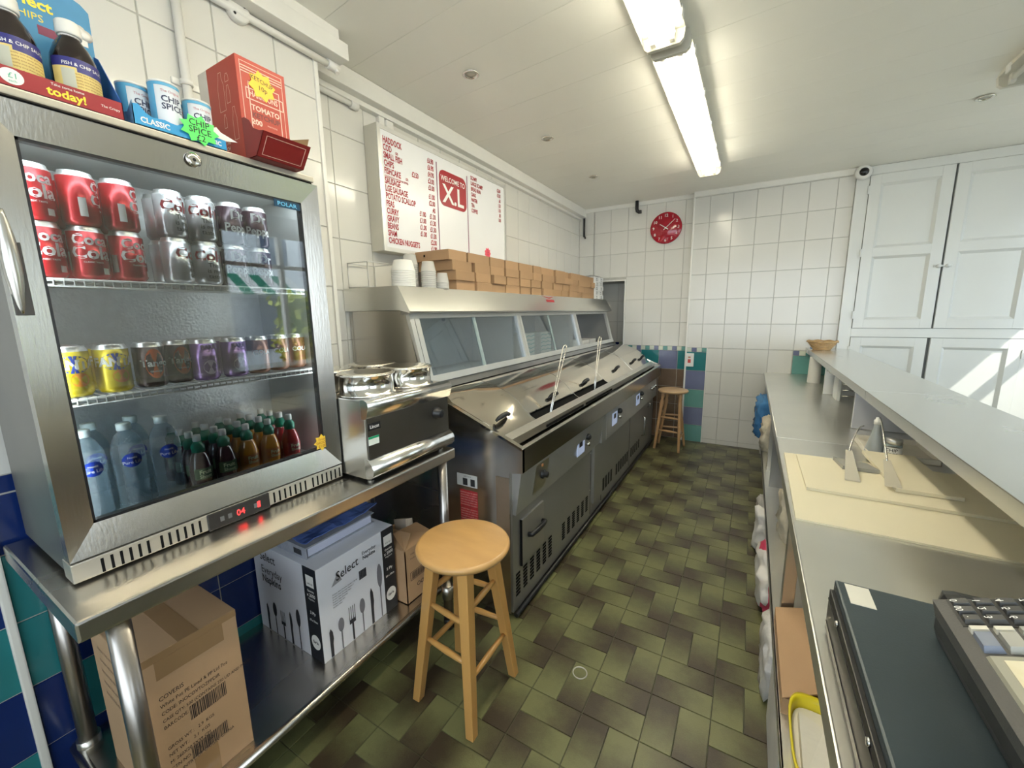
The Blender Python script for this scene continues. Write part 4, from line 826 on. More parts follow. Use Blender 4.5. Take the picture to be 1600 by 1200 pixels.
# ------------------------------------------------------------ bain marie on the table
def bain():
    z=.8705; t=thing('bain_marie','countertop steel bain marie with a single black knob','bain marie',(-1.3,1.10,z)); ya,yb=.908,1.348
    b=B(); b.box(-1.50,-1.112,ya,yb,z+.012,1.165,.003)
    for y in (ya+.03,yb-.03):
        for x in (-1.14,-1.47): b.lathe([(.012,0),(.012,.013)],(x,y,z),12)
    obj('body',b,steelv,t)
    def nose(pr,name): 
        b=B(); b.prism(pr,1,ya-.003,yb+.003,True); obj(name,b,M('bullnose_steel',(.80,.79,.76),.2,1,.03),t)
    nose([(-1.125,1.168),(-1.105,1.168),(-1.094,1.163),(-1.088,1.152),(-1.090,1.138),(-1.100,1.105),(-1.113,1.100),(-1.125,1.10)],'top_bullnose')
    nose([(-1.125,.958),(-1.112,.956),(-1.092,.940),(-1.083,.924),(-1.085,.906),(-1.098,.890),(-1.125,.888)],'lower_bullnose')
    b=B(); b.box(-1.118,-1.108,ya+.004,yb-.004,.955,1.104); fp=obj('front_panel',b,M('dark_front_steel',(.24,.23,.22),.3,1),t)
    b=B(); b.lathe([(.026,0),(.026,.006),(.020,.010),(.018,.028),(.014,.031),(.001,.031)],(-1.108,1.268,1.045),24,axis=0); b.box(-1.085,-1.074,1.264,1.272,1.03,1.06,.002); obj('control_knob',b,blackp,t)
    b=B(); b.box(-1.1085,-1.1070,(.917),.970,1.058,1.083); bd=obj('badge',b,blackp,fp)
    b=B(); b.text('Lincat',(-1.1064,.943,1.065),Y3,Z3,.017,'C',1,.01); obj('badge_lettering',b,inkw,bd)
    b=B(); b.box(-1.1085,-1.1072,.914,.960,1.006,1.036); st=obj('inspection_sticker',b,M('sticker_white',(.75,.80,.74),.5),fp)
    b=B(); b.box(-1.1072,-1.1068,.914,.960,1.028,1.036); obj('sticker_band',b,M('sticker_green',(.02,.35,.16),.5),st)
    ws=['front left lidded steel pot in the bain marie, half behind the fridge','front right lidded steel pot in the bain marie','back left lidded steel pot in the bain marie','back right lidded steel pot in the bain marie']
    p=None
    for (x,y),l in zip(((-1.215,1.014),(-1.215,1.222),(-1.42,1.014),(-1.42,1.222)),ws):
        if p is None:
            c=(x,y,1.1655); p=thing('round_pot',l,'pot',c,'round lidded pots in the bain marie')
            b=B(); b.lathe([(.100,0),(.104,.002),(.104,.006),(.096,.008),(.096,.068),(.103,.073),(.103,.076),(.096,.077)],c,40); obj('pot',b,chrome,p)
            b=B(); b.lathe([(.0955,.074),(.097,.079),(.090,.081),(.060,.083),(.030,.081),(.001,.081)],c,40); ld=obj('lid',b,M('lid_steel',(.78,.74,.64),.12,1),p)
            b=B(); b.lathe([(.012,.080),(.010,.092),(.016,.098),(.012,.104),(.001,.105)],c,16); obj('lid_knob',b,blackp,ld) if False else None
        else: dup(p,(x,y,1.1655),l)
bain()
# ------------------------------------------------------------ frying range
def rng():
    t=thing('frying_range','long stainless steel frying range with glass topped cabinet','frying range',(-1.36,3.07,0)); Y0,Y1=1.50,4.62; XB=-1.865
    body=M('range_front_steel',(.40,.40,.385),.40,.7,.07,2,.05,160,stretch=(1,1,.2),rv=.07)
    b=B(); b.prism([(XB,.03),(-.885,.03),(-.885,.835),(-.985,.83),(-.985,.88),(-1.26,.99),(-1.30,1.04),(-1.36,1.08),(XB,1.08)],1,Y0,Y1); obj('body',b,body,t)
    b=B(); b.prism([(XB,0),(-.93,0),(-.93,.035),(XB,.035)],1,Y0+.01,Y1); obj('plinth',b,dsteel,t)
    b=B(); b.tube([(-.872,Y0,.022),(-.872,Y1,.022)],.012,8); obj('kick_rail',b,blackp,t)
    # end panels with raised slanted rim
    shell=M('mirror_side_steel',(.60,.57,.52),.22,1,.05,2,.05,6)
    for y0,y1,nm in ((1.480,1.50,0),(4.62,4.64,1)):
        b=B(); b.prism([(XB,.03),(-.905,.03),(-.885,.745),(-.818,.755),(-.818,.868),(-1.255,1.045),(-1.36,1.105),(-1.46,1.455),(-1.46,1.47),(XB,1.47)],1,y0,y1); ep=obj('end_panel',b,shell if nm==0 else body,t)
        b=B(); b.hexa(((-.818,y0-.003,.858),(-.818,y1+.003,.858),(-1.255,y1+.003,1.035),(-1.255,y0-.003,1.035),(-.818,y0-.003,.870),(-.818,y1+.003,.870),(-1.255,y1+.003,1.049),(-1.255,y0-.003,1.049))); obj('rim',b,mirror,ep)
        if nm==0:
            b=B(); b.box(-.957,-.955,1.4785,1.48,.05,.72); b.box(-.957,-.886,1.478,1.4785,.04,.72); obj('corner_plate',b,M('warm_steel',(.58,.47,.36),.3,1),ep)
            b=B(); b.box(-1.165,-1.062,1.4785,1.48,.43,.615); rp=obj('warning_label',b,M('label_red',(.60,.03,.04),.4),ep)
            b=B()
            for k in range(13): b.text('WARNING READ OIL SAFETY INSTRUCTION'[k%5:k%5+24],(-1.113,1.4782,.60-.0125*k-(.01 if k>5 else 0)),X3,Z3,.009,'C',.85)
            obj('label_lettering',b,M('pink_ink',(.85,.55,.5),.5),rp)
            b=B(); b.box(-1.18,-1.062,1.4785,1.48,.635,.695); rp=obj('rating_plate',b,M('label_grey',(.55,.56,.55),.35),ep)
            b=B(); b.box(-1.145,-1.118,1.478,1.4785,.640,.675); b.box(-1.10,-1.075,1.478,1.4785,.640,.675); b.text('CAUTION',(-1.12,1.4782,.682),X3,Z3,.010,'C'); obj('plate_print',b,ink,rp)
    # upper cabinet shell
    b=B(); b.box(XB,-1.84,Y0,Y1,1.08,1.46); b.box(XB,-1.40,Y0,Y1,1.08,1.095); b.box(XB,-1.47,Y0,Y1,1.44,1.46); 
    for y in (2.56,3.625): b.box(XB,-1.48,y-.008,y+.008,1.09,1.45)
    obj('cabinet_shell',b,M('cabinet_inner_grey',(.62,.63,.65),.5,.1),t)
    b=B(); b.prism([(XB,1.588),(-1.472,1.588),(-1.402,1.466),(-1.405,1.458),(-1.47,1.472),(XB,1.472)],1,1.452,4.70); hd=obj('hood',b,hoodst,t)
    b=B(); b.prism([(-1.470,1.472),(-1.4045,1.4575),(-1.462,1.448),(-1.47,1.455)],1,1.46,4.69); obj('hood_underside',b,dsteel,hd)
    b=B(); b.prism([(3.03,1.586),(3.22,1.586),(3.13,1.563)],0,-1.4585,-1.4575); 
    lo=B(); n=Vector((.122,0,.07)).normalized(); pp=lambda y,z:(-1.472+(1.588-z)*.574+.0012,y,z)
    lo.quad(pp(3.05,1.555),pp(3.20,1.555),pp(3.20,1.535),pp(3.05,1.535)); lo.quad(pp(3.0,1.585),pp(3.13,1.562),pp(3.25,1.585),pp(3.13,1.572)); b.bm.free(); bd=obj('maker_badge',lo,M('badge_red',(.45,.03,.04),.4),hd,False)
    # slanted glazed front
    def SP(s,y,o=0.): # s 0 top ..1 bottom on the slant, o outward
        x=-1.45+.09*s; z=1.455-.345*s; return (x+o*.968,y,z+o*.252)
    def bar(s0,s1,y0,y1,o0,o1,b): b.hexa((SP(s1,y0,o0),SP(s1,y1,o0),SP(s0,y1,o0),SP(s0,y0,o0),SP(s1,y0,o1),SP(s1,y1,o1),SP(s0,y1,o1),SP(s0,y0,o1)))
    b=B(); bar(.001,.075,1.4805,4.6195,-.009,.0105,b); bar(.90,.999,1.4795,4.6205,-.009,.016,b)
    for y0,y1 in ((1.48,1.508),(1.512,1.545),(2.532,2.560),(2.564,2.592),(3.595,3.625),(3.629,3.66),(4.56,4.615)): bar(0,1,y0,y1,-.01,.012,b)
    fr=obj('window_frame',b,alum,t)
    b=B(); bar(.075,.90,2.005,2.035,-.004,.004,b); bar(.075,.90,3.05,3.075,-.004,.004,b); obj('sliding_stile',b,M('glass_edge_green',(.45,.55,.55),.2,.3),fr)
    for i,(a,c,o) in enumerate(((1.545,2.02,.002),(2.01,2.532,-.004),(2.592,3.07,.002),(3.05,3.595,-.004))):
        b=B(); bar(.075,.90,a,c,o-.002,o+.002,b); obj('glass_pane',b,darkglass,fr)
    b=B(); b.prism([(-1.36,1.11),(-1.352,1.112),(-1.318,1.082),(-1.318,1.058),(-1.36,1.058)],1,1.50,4.62); obj('sill_strip',b,M('sill_steel',(.50,.52,.55),.15,1),t)
    b=B(); b.box(-1.320,-1.29,1.52,4.60,1.052,1.056); obj('rear_gap',b,darkin,t)
    # lids
    prof=[(-1.296,1.082),(-1.262,1.087),(-1.21,1.076),(-1.14,1.056),(-1.10,1.040),(-1.065,1.020),(-1.03,.993),(-.992,.955),(-.972,.936)]
    prof2=prof[:-1]+[(-.955,.919),(-.925,.903)]
    seams=[1.5008,1.827,2.447,3.075,3.86,4.6195]
    hY=[(1.60,),(2.17,),(2.72,),(3.50,),(4.10,4.45)]
    for i in range(5):
        pr=prof if i in (1,2) else prof2; y0,y1=seams[i]+.0015,seams[i+1]-.0015
        near=[(x,min(z,1.051-(x+1.255)*.4096*1.0 if x>-1.255 else z)) for x,z in pr] if i==0 else pr
        b=B(); n=8; V=[[b.bm.verts.new((p[0],y0+(y1-y0)*k/n,p[1]+(q[1]-p[1])*math.sin(PI/2*k/n))) for p,q in zip(near,pr)] for k in range(n+1)]
        for k in range(n):
            for j in range(len(pr)-1): b._f([V[k][j],V[k][j+1],V[k+1][j+1],V[k+1][j]],True)
        lo=[(pr[-1][0],pr[-1][1]-.008),(-1.05,.915),(-1.25,1.0),(-1.296,1.055)]
        for y,q in ((y0,near),(y1,pr)): b._f([b.bm.verts.new((x,y,z)) for x,z in q+lo])
        fl=[b.bm.verts.new(p) for p in ((pr[-1][0],y0,pr[-1][1]),(pr[-1][0],y1,pr[-1][1]),(pr[-1][0],y1,pr[-1][1]-.008),(pr[-1][0],y0,pr[-1][1]-.008))]; b._f(fl)
        o=obj('lid',b,mirror,t)
        if i<4:
            b=B(); A=[(x+.0005,z+.0015) for x,z in prof2]; b.prism(A+[(x-.006,z-.006) for x,z in prof2[::-1]],1,y1-.001,y1+.004); obj('seam_bead',b,chrome,o)
        for hy in hY[i]:
            hb=B(); c=Vector((-.990,hy,.958)); L=.058
            pts=[c+Vector((.012*0,s*L,0)) for s in (-1,-.8,-.4,0,.4,.8,1)]; up=Vector((.60,0,.80))
            off=[0,.016,.024,.026,.024,.016,0]; hb.tube([p+up*o2 for p,o2 in zip(pts,off)],[.006,.010,.012,.012,.012,.010,.006],10); obj('handle',hb,blackp,o)
    b=B(); b.hexa(((-1.02,1.832,.86),(-.929,1.832,.86),(-.929,3.07,.86),(-1.02,3.07,.86),(-1.0,1.832,.922),(-.929,1.832,.905),(-.929,3.07,.905),(-1.0,3.07,.922))); obj('chip_slot',b,darkin,t)
    b=B(); b.hexa(((-.93,1.505,.868),(-.888,1.505,.855),(-.888,4.615,.855),(-.93,4.615,.868),(-.927,1.505,.908),(-.888,1.505,.892),(-.888,4.615,.892),(-.927,4.615,.908))); obj('front_bar',b,M('bar_steel',(.70,.69,.66),.3,1),t)
    for y0,y1 in ((1.87,2.42),(2.46,3.04)):
        b=B(); b.box(-.887,-.8865,y0,y1,.857,.872); obj('vent_slot',b,darkin,t)
    b=B(); b.box(-.90,-.834,1.502,4.618,.835,.842); 
    obj('grease_trough',b,M('trough_steel',(.55,.49,.36),.12,1),t)
    b=B(); b.box(-.834,-.818,1.482,4.64,.755,.866,.002); obj('front_lip',b,M('lip_dark_steel',(.40,.38,.35),.2,1),t)
    b=B(); b.box(-.837,-.815,1.48,4.642,.864,.870,.002); obj('lip_edge',b,M('bright_edge',(.85,.84,.78),.25,.9),t)
    b=B(); b.hexa(((-.885,1.503,.535),(-.868,1.503,.535),(-.868,2.70,.535),(-.885,2.70,.535),(-.885,1.503,.757),(-.835,1.503,.757),(-.835,2.70,.757),(-.885,2.70,.757))); cp=obj('control_panel',b,M('control_steel',(.52,.525,.52),.36,.7),t)
    b=B(); b.box(-.885,-.850,2.80,4.60,.535,.757,.002); cp2=obj('control_panel',b,MC['control_steel'],t)
    b=B(); b.box(-.886,-.868,2.60,2.79,.12,.535); b.box(-.886,-.852,2.705,2.80,.535,.757); obj('step_panel',b,body,t)
    XC=-.866
    def slope(y,z,o=0.): # on the near sloping control panel
        s=(z-.535)/.222; return (-.868+.033*s+o,y,z)
    b=B(); b.lathe([(.024,-.002),(.024,.008),(.016,.012),(.015,.030),(.001,.030)],slope(1.745,.655),20,axis=0); k=obj('control_knob',b,blackp,cp)
    b=B(); b.lathe([(.009,-.002),(.008,.006),(.001,.007)],slope(1.725,.71),14,axis=0); obj('pilot_lamp',b,M('amber_lamp',(.6,.25,.08),.3),cp)
    b=B(); b.hexa((slope(1.655,.575,-.001),slope(1.80,.575,-.001),slope(1.80,.73,-.001),slope(1.655,.73,-.001),slope(1.655,.575,.0015),slope(1.80,.575,.0015),slope(1.80,.73,.0015),slope(1.655,.73,.0015))); obj('knob_plate',b,M('plate_steel',(.56,.55,.52),.3,1),cp)
    def ctrl(y,z,par,x0):
        b=B(); b.box(x0-.002,x0+.004,y,y+.125,z-.05,z+.045,.002); d=obj('display_unit',b,M('display_blue_white',(.50,.58,.80),.3,emit=.25),par)
        b=B(); b.box(x0+.004,x0+.0045,y+.03,y+.085,z+.0,z+.035); obj('lcd',b,blackp,d)
        b=B(); b.lathe([(.021,0),(.021,.02),(.010,.030),(.001,.030)],(x0,y+.165,z+.035),18,axis=0); obj('control_knob',b,blackp,par)
        b=B(); b.lathe([(.013,0),(.013,.022),(.001,.023)],(x0,y+.165,z-.012),14,axis=0); obj('chrome_button',b,chrome,par)
    ctrl(2.225,.635,cp,-.853); ctrl(2.94,.65,cp2,-.850); ctrl(3.68,.655,cp2,-.850); 
    for y in (4.30,4.40,4.50):
        b=B(); b.lathe([(.017,0),(.017,.02),(.001,.022)],(-.85,y,.66),14,axis=0); obj('chrome_button',b,chrome,cp2)
    b=B(); b.box(-.886,-.874,1.575,1.81,.245,.478,.001); dd=obj('small_door',b,M('door_steel',(.46,.45,.43),.38,.75),t)
    b=B(); b.tube([(-.874,1.635,.375),(-.855,1.640,.378),(-.845,1.68,.385),(-.845,1.74,.385),(-.855,1.785,.378),(-.874,1.79,.375)],.013,10); obj('door_handle',b,blackp,dd)
    b=B(); b.box(-.887,-.8735,1.568,1.573,.24,.48); obj('door_gap',b,darkin,t)
    for y in (2.57,2.815,3.62): b=B(); b.box(-.887,-.8835,y-.002,y+.002,.05,.53); obj('panel_seam',b,darkin,t)
    for (y,z) in ((2.56,.50),(2.56,.23),(3.60,.48),(3.6,.2)): b=B(); b.lathe([(.006,0),(.005,.003),(.001,.004)],(-.885,y,z),10,axis=0); obj('screw_head',b,chrome,t)
    for y,z0,z1 in ((4.12,.20,.40),(4.35,.45,.50)):
        b=B(); b.tube([(-.885,y,z1),(-.86,y,z1-.01),(-.86,y,z0+.01),(-.885,y,z0)],.008,8); obj('door_handle',b,chrome,t)
    def vents(y0,y1,n,z0,z1):
        b=B()
        for k in range(n):
            y=y0+(y1-y0)*k/(n-1)
            for q in range(7):
                zz=z0+(z1-z0)*q/7; b.box(-.886,-.8835,y-.020,y+.020,zz,zz+(z1-z0)/7*.62)
        obj('louvre_vent',b,darkin,t)
    vents(1.545,1.91,6,.10,.225); vents(2.10,2.50,6,.105,.215); vents(2.87,3.07,4,.11,.21); vents(3.22,3.56,6,.11,.205); vents(3.70,4.0,5,.11,.20)
    # serving tongs standing in the chip slot
    for (y,x1,y1,z1,l) in ((1.99,-.985,2.34,1.235,'wire chip tongs leaning out of the range nearest the camera'),(2.73,-.985,3.02,1.245,'wire chip tongs leaning out of the range further away')):
        b=B(); a=Vector((-.925,y,.895)); c=Vector((x1,y1,z1)); d=(c-a); s=Vector((.004,.020,0))
        b.tube([a,a+d*.5-s*.5,c-s,c+d.normalized()*.018-s*.6,c+d.normalized()*.022,c+d.normalized()*.018+s*.6,c+s,a+d*.5+s*.5,a+s*.5],.0035,8); tag(obj('chip_tongs',b,chrome),l,'tongs')
rng()
# ------------------------------------------------------------ boxes and cups on the hood
def hood_top():
    Z0=1.5885; H=.0565
    rows=[[(1.894,2.069),(2.077,2.315),(2.324,2.507),(2.517,2.7),(2.712,2.93),(2.93,3.072),(3.087,3.339),(3.356,3.57),(3.57,3.685),(3.705,3.935),(3.935,4.094),(4.117,4.392)],
    [(1.919,2.115),(2.14,2.316),(2.322,2.498),(2.505,2.694),(2.706,2.916),(2.916,3.072),(3.087,3.316),(3.33,3.534),(3.534,3.726),(3.726,3.893),(3.902,4.257),(4.257,4.37)],
    [(1.93,2.12),(2.146,2.315),(2.338,2.496),(2.524,2.704),(2.709,2.875),(2.888,3.057),(3.071,3.274),(3.307,3.509),(3.509,3.649),(3.649,3.896),(3.896,4.053),(4.053,4.374)],
    [(1.949,2.138),(2.148,2.326),(2.332,2.501),(2.511,2.712),(2.72,2.887),(2.901,3.071),(3.08,3.267),(3.29,3.481),(3.488,3.639),(3.65,3.834),(3.834,4.0),(4.009,4.367)]]
    rn=['top','second from top','third from top','bottom']; random.seed(11); mb=[None]
    for r,row in enumerate(rows):
        z=Z0+(3-r)*H
        for i,(a,c) in enumerate(row):
            j=random.uniform(-.010,.010); xf=-1.497+j-(.012 if r==0 else 0); xb=-1.762 if i==0 else xf-.25-.01*random.random()
            xb=max(xb,-1.765)
            b=B(); b.box(xb,xf,a+.003,c-.003,z,z+H-.0006,.0015); 
            b.box(xf-.0004,xf+.0006,a+.006,c-.006,z+H-.014,z+H-.013)
            o=obj('takeaway_box',b,card if (i+r)%3 else M('brown_cardboard_pale',(.42,.26,.14),.75),None)
            if r==0 and i==0:
                q=B(); q.lathe([(.007,-.0005),(.006,-.0012),(.001,-.0012)],(xf-.18,a+.0015,z+.03),12,axis=1); ORG.setdefault(o.name,o.location); obj('vent_hole',q,darkin,o)
            tag(o,'brown takeaway box, %s of the %s row counted from the cups'%(WORD[i],rn[r]),'takeaway box','brown takeaway boxes stacked on the range hood')
    wp=M('white_printed_box',(.78,.78,.76),.5,var=.03); nm=['lowest','second lowest','third lowest','fourth lowest','topmost']
    for s,(a,c) in enumerate(((4.40,4.54),(4.545,4.685))):
        for k in range(5):
            z=Z0+.048*k; b=B(); j=.006*math.sin(k*3+s); b.box(-1.66+j,-1.505+j,a,c,z,z+.0475,.002); o=obj('printed_box',b,wp)
            b=B(); b.text('FISH',(-1.5045+j,(a+c)/2,z+.022),Y3,Z3,.018,'C',1.2,.02); b.text('& CHIPS',(-1.5045+j,(a+c)/2,z+.006),Y3,Z3,.013,'C',1.1,.02); obj('box_print',b,ink,o)
            tag(o,'white printed box, %s in the %s stack at the far end of the hood'%(nm[k],('near','far')[s]),'takeaway box','white printed boxes at the end of the hood')
    random.seed(4); b=B(); n=8; zt=Z0+.2405; P=[[b.bm.verts.new((-1.68+.19*i/n,4.36+.30*j/n,zt+.030*abs(math.sin(i*1.7+j*1.1))*math.sin(PI*(i+.3)/(n+.6))*math.sin(PI*(j+.3)/(n+.6)))) for j in range(n+1)] for i in range(n+1)]
    for i in range(n):
        for j in range(n): b._f([P[i][j],P[i+1][j],P[i+1][j+1],P[i][j+1]],True)
    o=obj('plastic_bag',b,glassy('thin_clear_bag',(.95,.95,.95),1.4,.15,.25,(.9,.9,.9),.4)); tag(o,'thin clear plastic bag draped over the white printed boxes','bag')
    # cup stacks
    def stack(x,y,r,h,n,mat,label,name='cup_stack'):
        t=thing(name,label,'cup stack',(x,y,Z0),'stacks of cups on the range hood')
        top=.055
        for k in range(n):
            z=(h-top)*(k/(n-1)) if n>1 else 0
            b=B(); 
            if k==n-1: b.lathe([(r,z),(r+.002,z+.003),(r,z+.006),(r*.78,z+top),(r*.74,z+top),(.001,z+top-.002)],(x,y,Z0),28)
            else: b.lathe([(r,z),(r+.002,z+.003),(r,z+.006),(r*.94,z+.018)],(x,y,Z0),28)
            obj('cup',b,mat,t)
    wc=M('white_paper_cup',(.84,.83,.78),.5,var=.02); pc=glassy('milky_plastic_cup',(.9,.9,.88),1.4,.15,.55,(.88,.87,.82))
    stack(-1.525,1.55,.058,.128,10,wc,'wide stack of white paper cups at the near end of the hood')
    stack(-1.60,1.68,.040,.175,12,pc,'tallest narrow stack of translucent cups')
    stack(-1.515,1.725,.040,.138,9,pc,'narrow stack of translucent cups just right of the tallest stack')
    stack(-1.50,1.82,.036,.085,5,pc,'short stack of translucent cups beside the brown boxes')
    t=thing('wire_basket','small pale wire basket behind the cups against the tiles','basket',(-1.78,1.56,Z0))
    b=B(); x0,x1,y0,y1,h=-1.85,-1.70,1.48,1.66,.13
    for z in (.005,h): b.tube([(x0,y0,Z0+z),(x1,y0,Z0+z),(x1,y1,Z0+z),(x0,y1,Z0+z),(x0,y0,Z0+z)],.003,6)
    for x,y in ((x0,y0),(x1,y0),(x1,y1),(x0,y1)): b.tube([(x,y,Z0+.005),(x,y,Z0+h)],.003,6)
    obj('wire_frame',b,alum,t)
    # boxes inside the glazed cabinet
    wv=M('teal_wave_print',(.15,.42,.45),.5)
    for s,(a,c) in enumerate(((2.80,3.0),(3.12,3.32))):
        for k in range(6):
            z=1.0955+.032*k; b=B(); b.box(-1.68,-1.53,a,c,z,z+.0315,.001); o=obj('chip_box',b,wp); b=B(); n=14
            for q in range(n):
                y=a+(c-a)*q/n; y2=a+(c-a)*(q+1)/n; f=lambda v:.008+.004*math.sin(v*70)
                b.quad((-1.5293,y,z+f(y)),(-1.5293,y2,z+f(y2)),(-1.5293,y2,z+f(y2)+.006),(-1.5293,y,z+f(y)+.006))
            obj('wave_print',b,wv,o,False); tag(o,'white chip box with teal waves inside the glazed cabinet, %s up in the %s stack'%(WORD[k],('near','far')[s]),'takeaway box','chip boxes inside the glazed cabinet')
    for s,(y,n) in enumerate(((3.82,4),(4.10,3),(4.32,3))):
        for k in range(n):
            z=1.0955+.017*k; b=B(); b.hexa(((-1.62,y-.075,z),(-1.50,y-.075,z),(-1.50,y+.075,z),(-1.62,y+.075,z),(-1.635,y-.09,z+.03),(-1.485,y-.09,z+.03),(-1.485,y+.09,z+.03),(-1.635,y+.09,z+.03))) if k==0 else b.hexa(((-1.633,y-.088,z+.0135),(-1.487,y-.088,z+.0135),(-1.487,y+.088,z+.0135),(-1.633,y+.088,z+.0135),(-1.636,y-.091,z+.0300),(-1.484,y-.091,z+.0300),(-1.484,y+.091,z+.0300),(-1.636,y+.091,z+.0300)))
            tag(obj('foam_tray',b,whitep),'white food tray in the dark end of the cabinet, %s up in the %s pile'%(WORD[k],('near','middle','far')[s]),'tray','white trays in the glazed cabinet')
hood_top()
# ------------------------------------------------------------ stools
def stool(cx,cy,zs,R,ang,spread,label,mat,top,turned,feet=None):
    t=thing('bar_stool',label,'stool',(cx,cy,0)); 
    b=B(); b.lathe([(R-.028,zs-.032),(R-.010,zs-.028),(R-.001,zs-.016),(R,zs-.010),(R-.004,zs-.003),(R-.014,zs),(.001,zs)],(cx,cy,0),48); obj('seat',b,top,t)
    tops=[];bots=[]
    for k in range(4):
        a=ang+k*PI/2+PI/4; d=Vector((math.cos(a),math.sin(a),0)); p=Vector((cx,cy,zs-.030))+d*R*.62; q=Vector((cx,cy,0))+d*spread
        if feet: q=Vector((*feet[k],0)); p=Vector((cx,cy,zs-.030))+Vector((q.x-cx,q.y-cy,0)).normalized()*R*.62
        tops.append(p); bots.append(q); b=B()
        if turned:
            N=24; rr=[]
            for i in range(N+1):
                s=i/N; r=.019-.006*s+(.005*math.sin(s*40) if .12<s<.22 or .5<s<.58 else 0); rr.append(r)
            b.tube([p.lerp(q,i/N) for i in range(N+1)],rr,12)
        else:
            w1,w2=.021,.016; e1=Vector((-math.sin(ang),math.cos(ang),0)); e2=Vector((math.cos(ang),math.sin(ang),0)); 
            b.hexa([q+e1*i*w2+e2*j*w2 for i,j in ((-1,-1),(1,-1),(1,1),(-1,1))]+[p+e1*i*w1+e2*j*w1 for i,j in ((-1,-1),(1,-1),(1,1),(-1,1))])
        obj('leg',b,mat,t,bevel=0 if turned else .003)
    for k in range(4):
        for h in ((.48,.22) if k%2 else (.43,.28)):
            if turned: h=(h-.06)
            f=1-h/zs; a=tops[k].lerp(bots[k],f); c=tops[(k+1)%4].lerp(bots[(k+1)%4],f); m=(a+c)/2
            b=B(); b.tube([a,a.lerp(c,.25),m,a.lerp(c,.75),c],[.007,.010,.0115,.010,.007],10); obj('stretcher',b,mat,t)
    return t
stool(-.832,1.062,.652,.168,.02,.2,'light pine bar stool with worn round seat beside the table',wood,woodtop,False,[(-.735,1.235),(-1.0,1.225),(-1.0,.965),(-.735,.945)])
stool(-.645,4.40,.652,.148,.12,.2,'turned wooden stool by the back wall beyond the range',wood2,M('beech_seat',(.60,.40,.22),.35,0,.1,8,coat=.2),True,[(-.535,4.60),(-.80,4.58),(-.805,4.385),(-.555,4.34)])
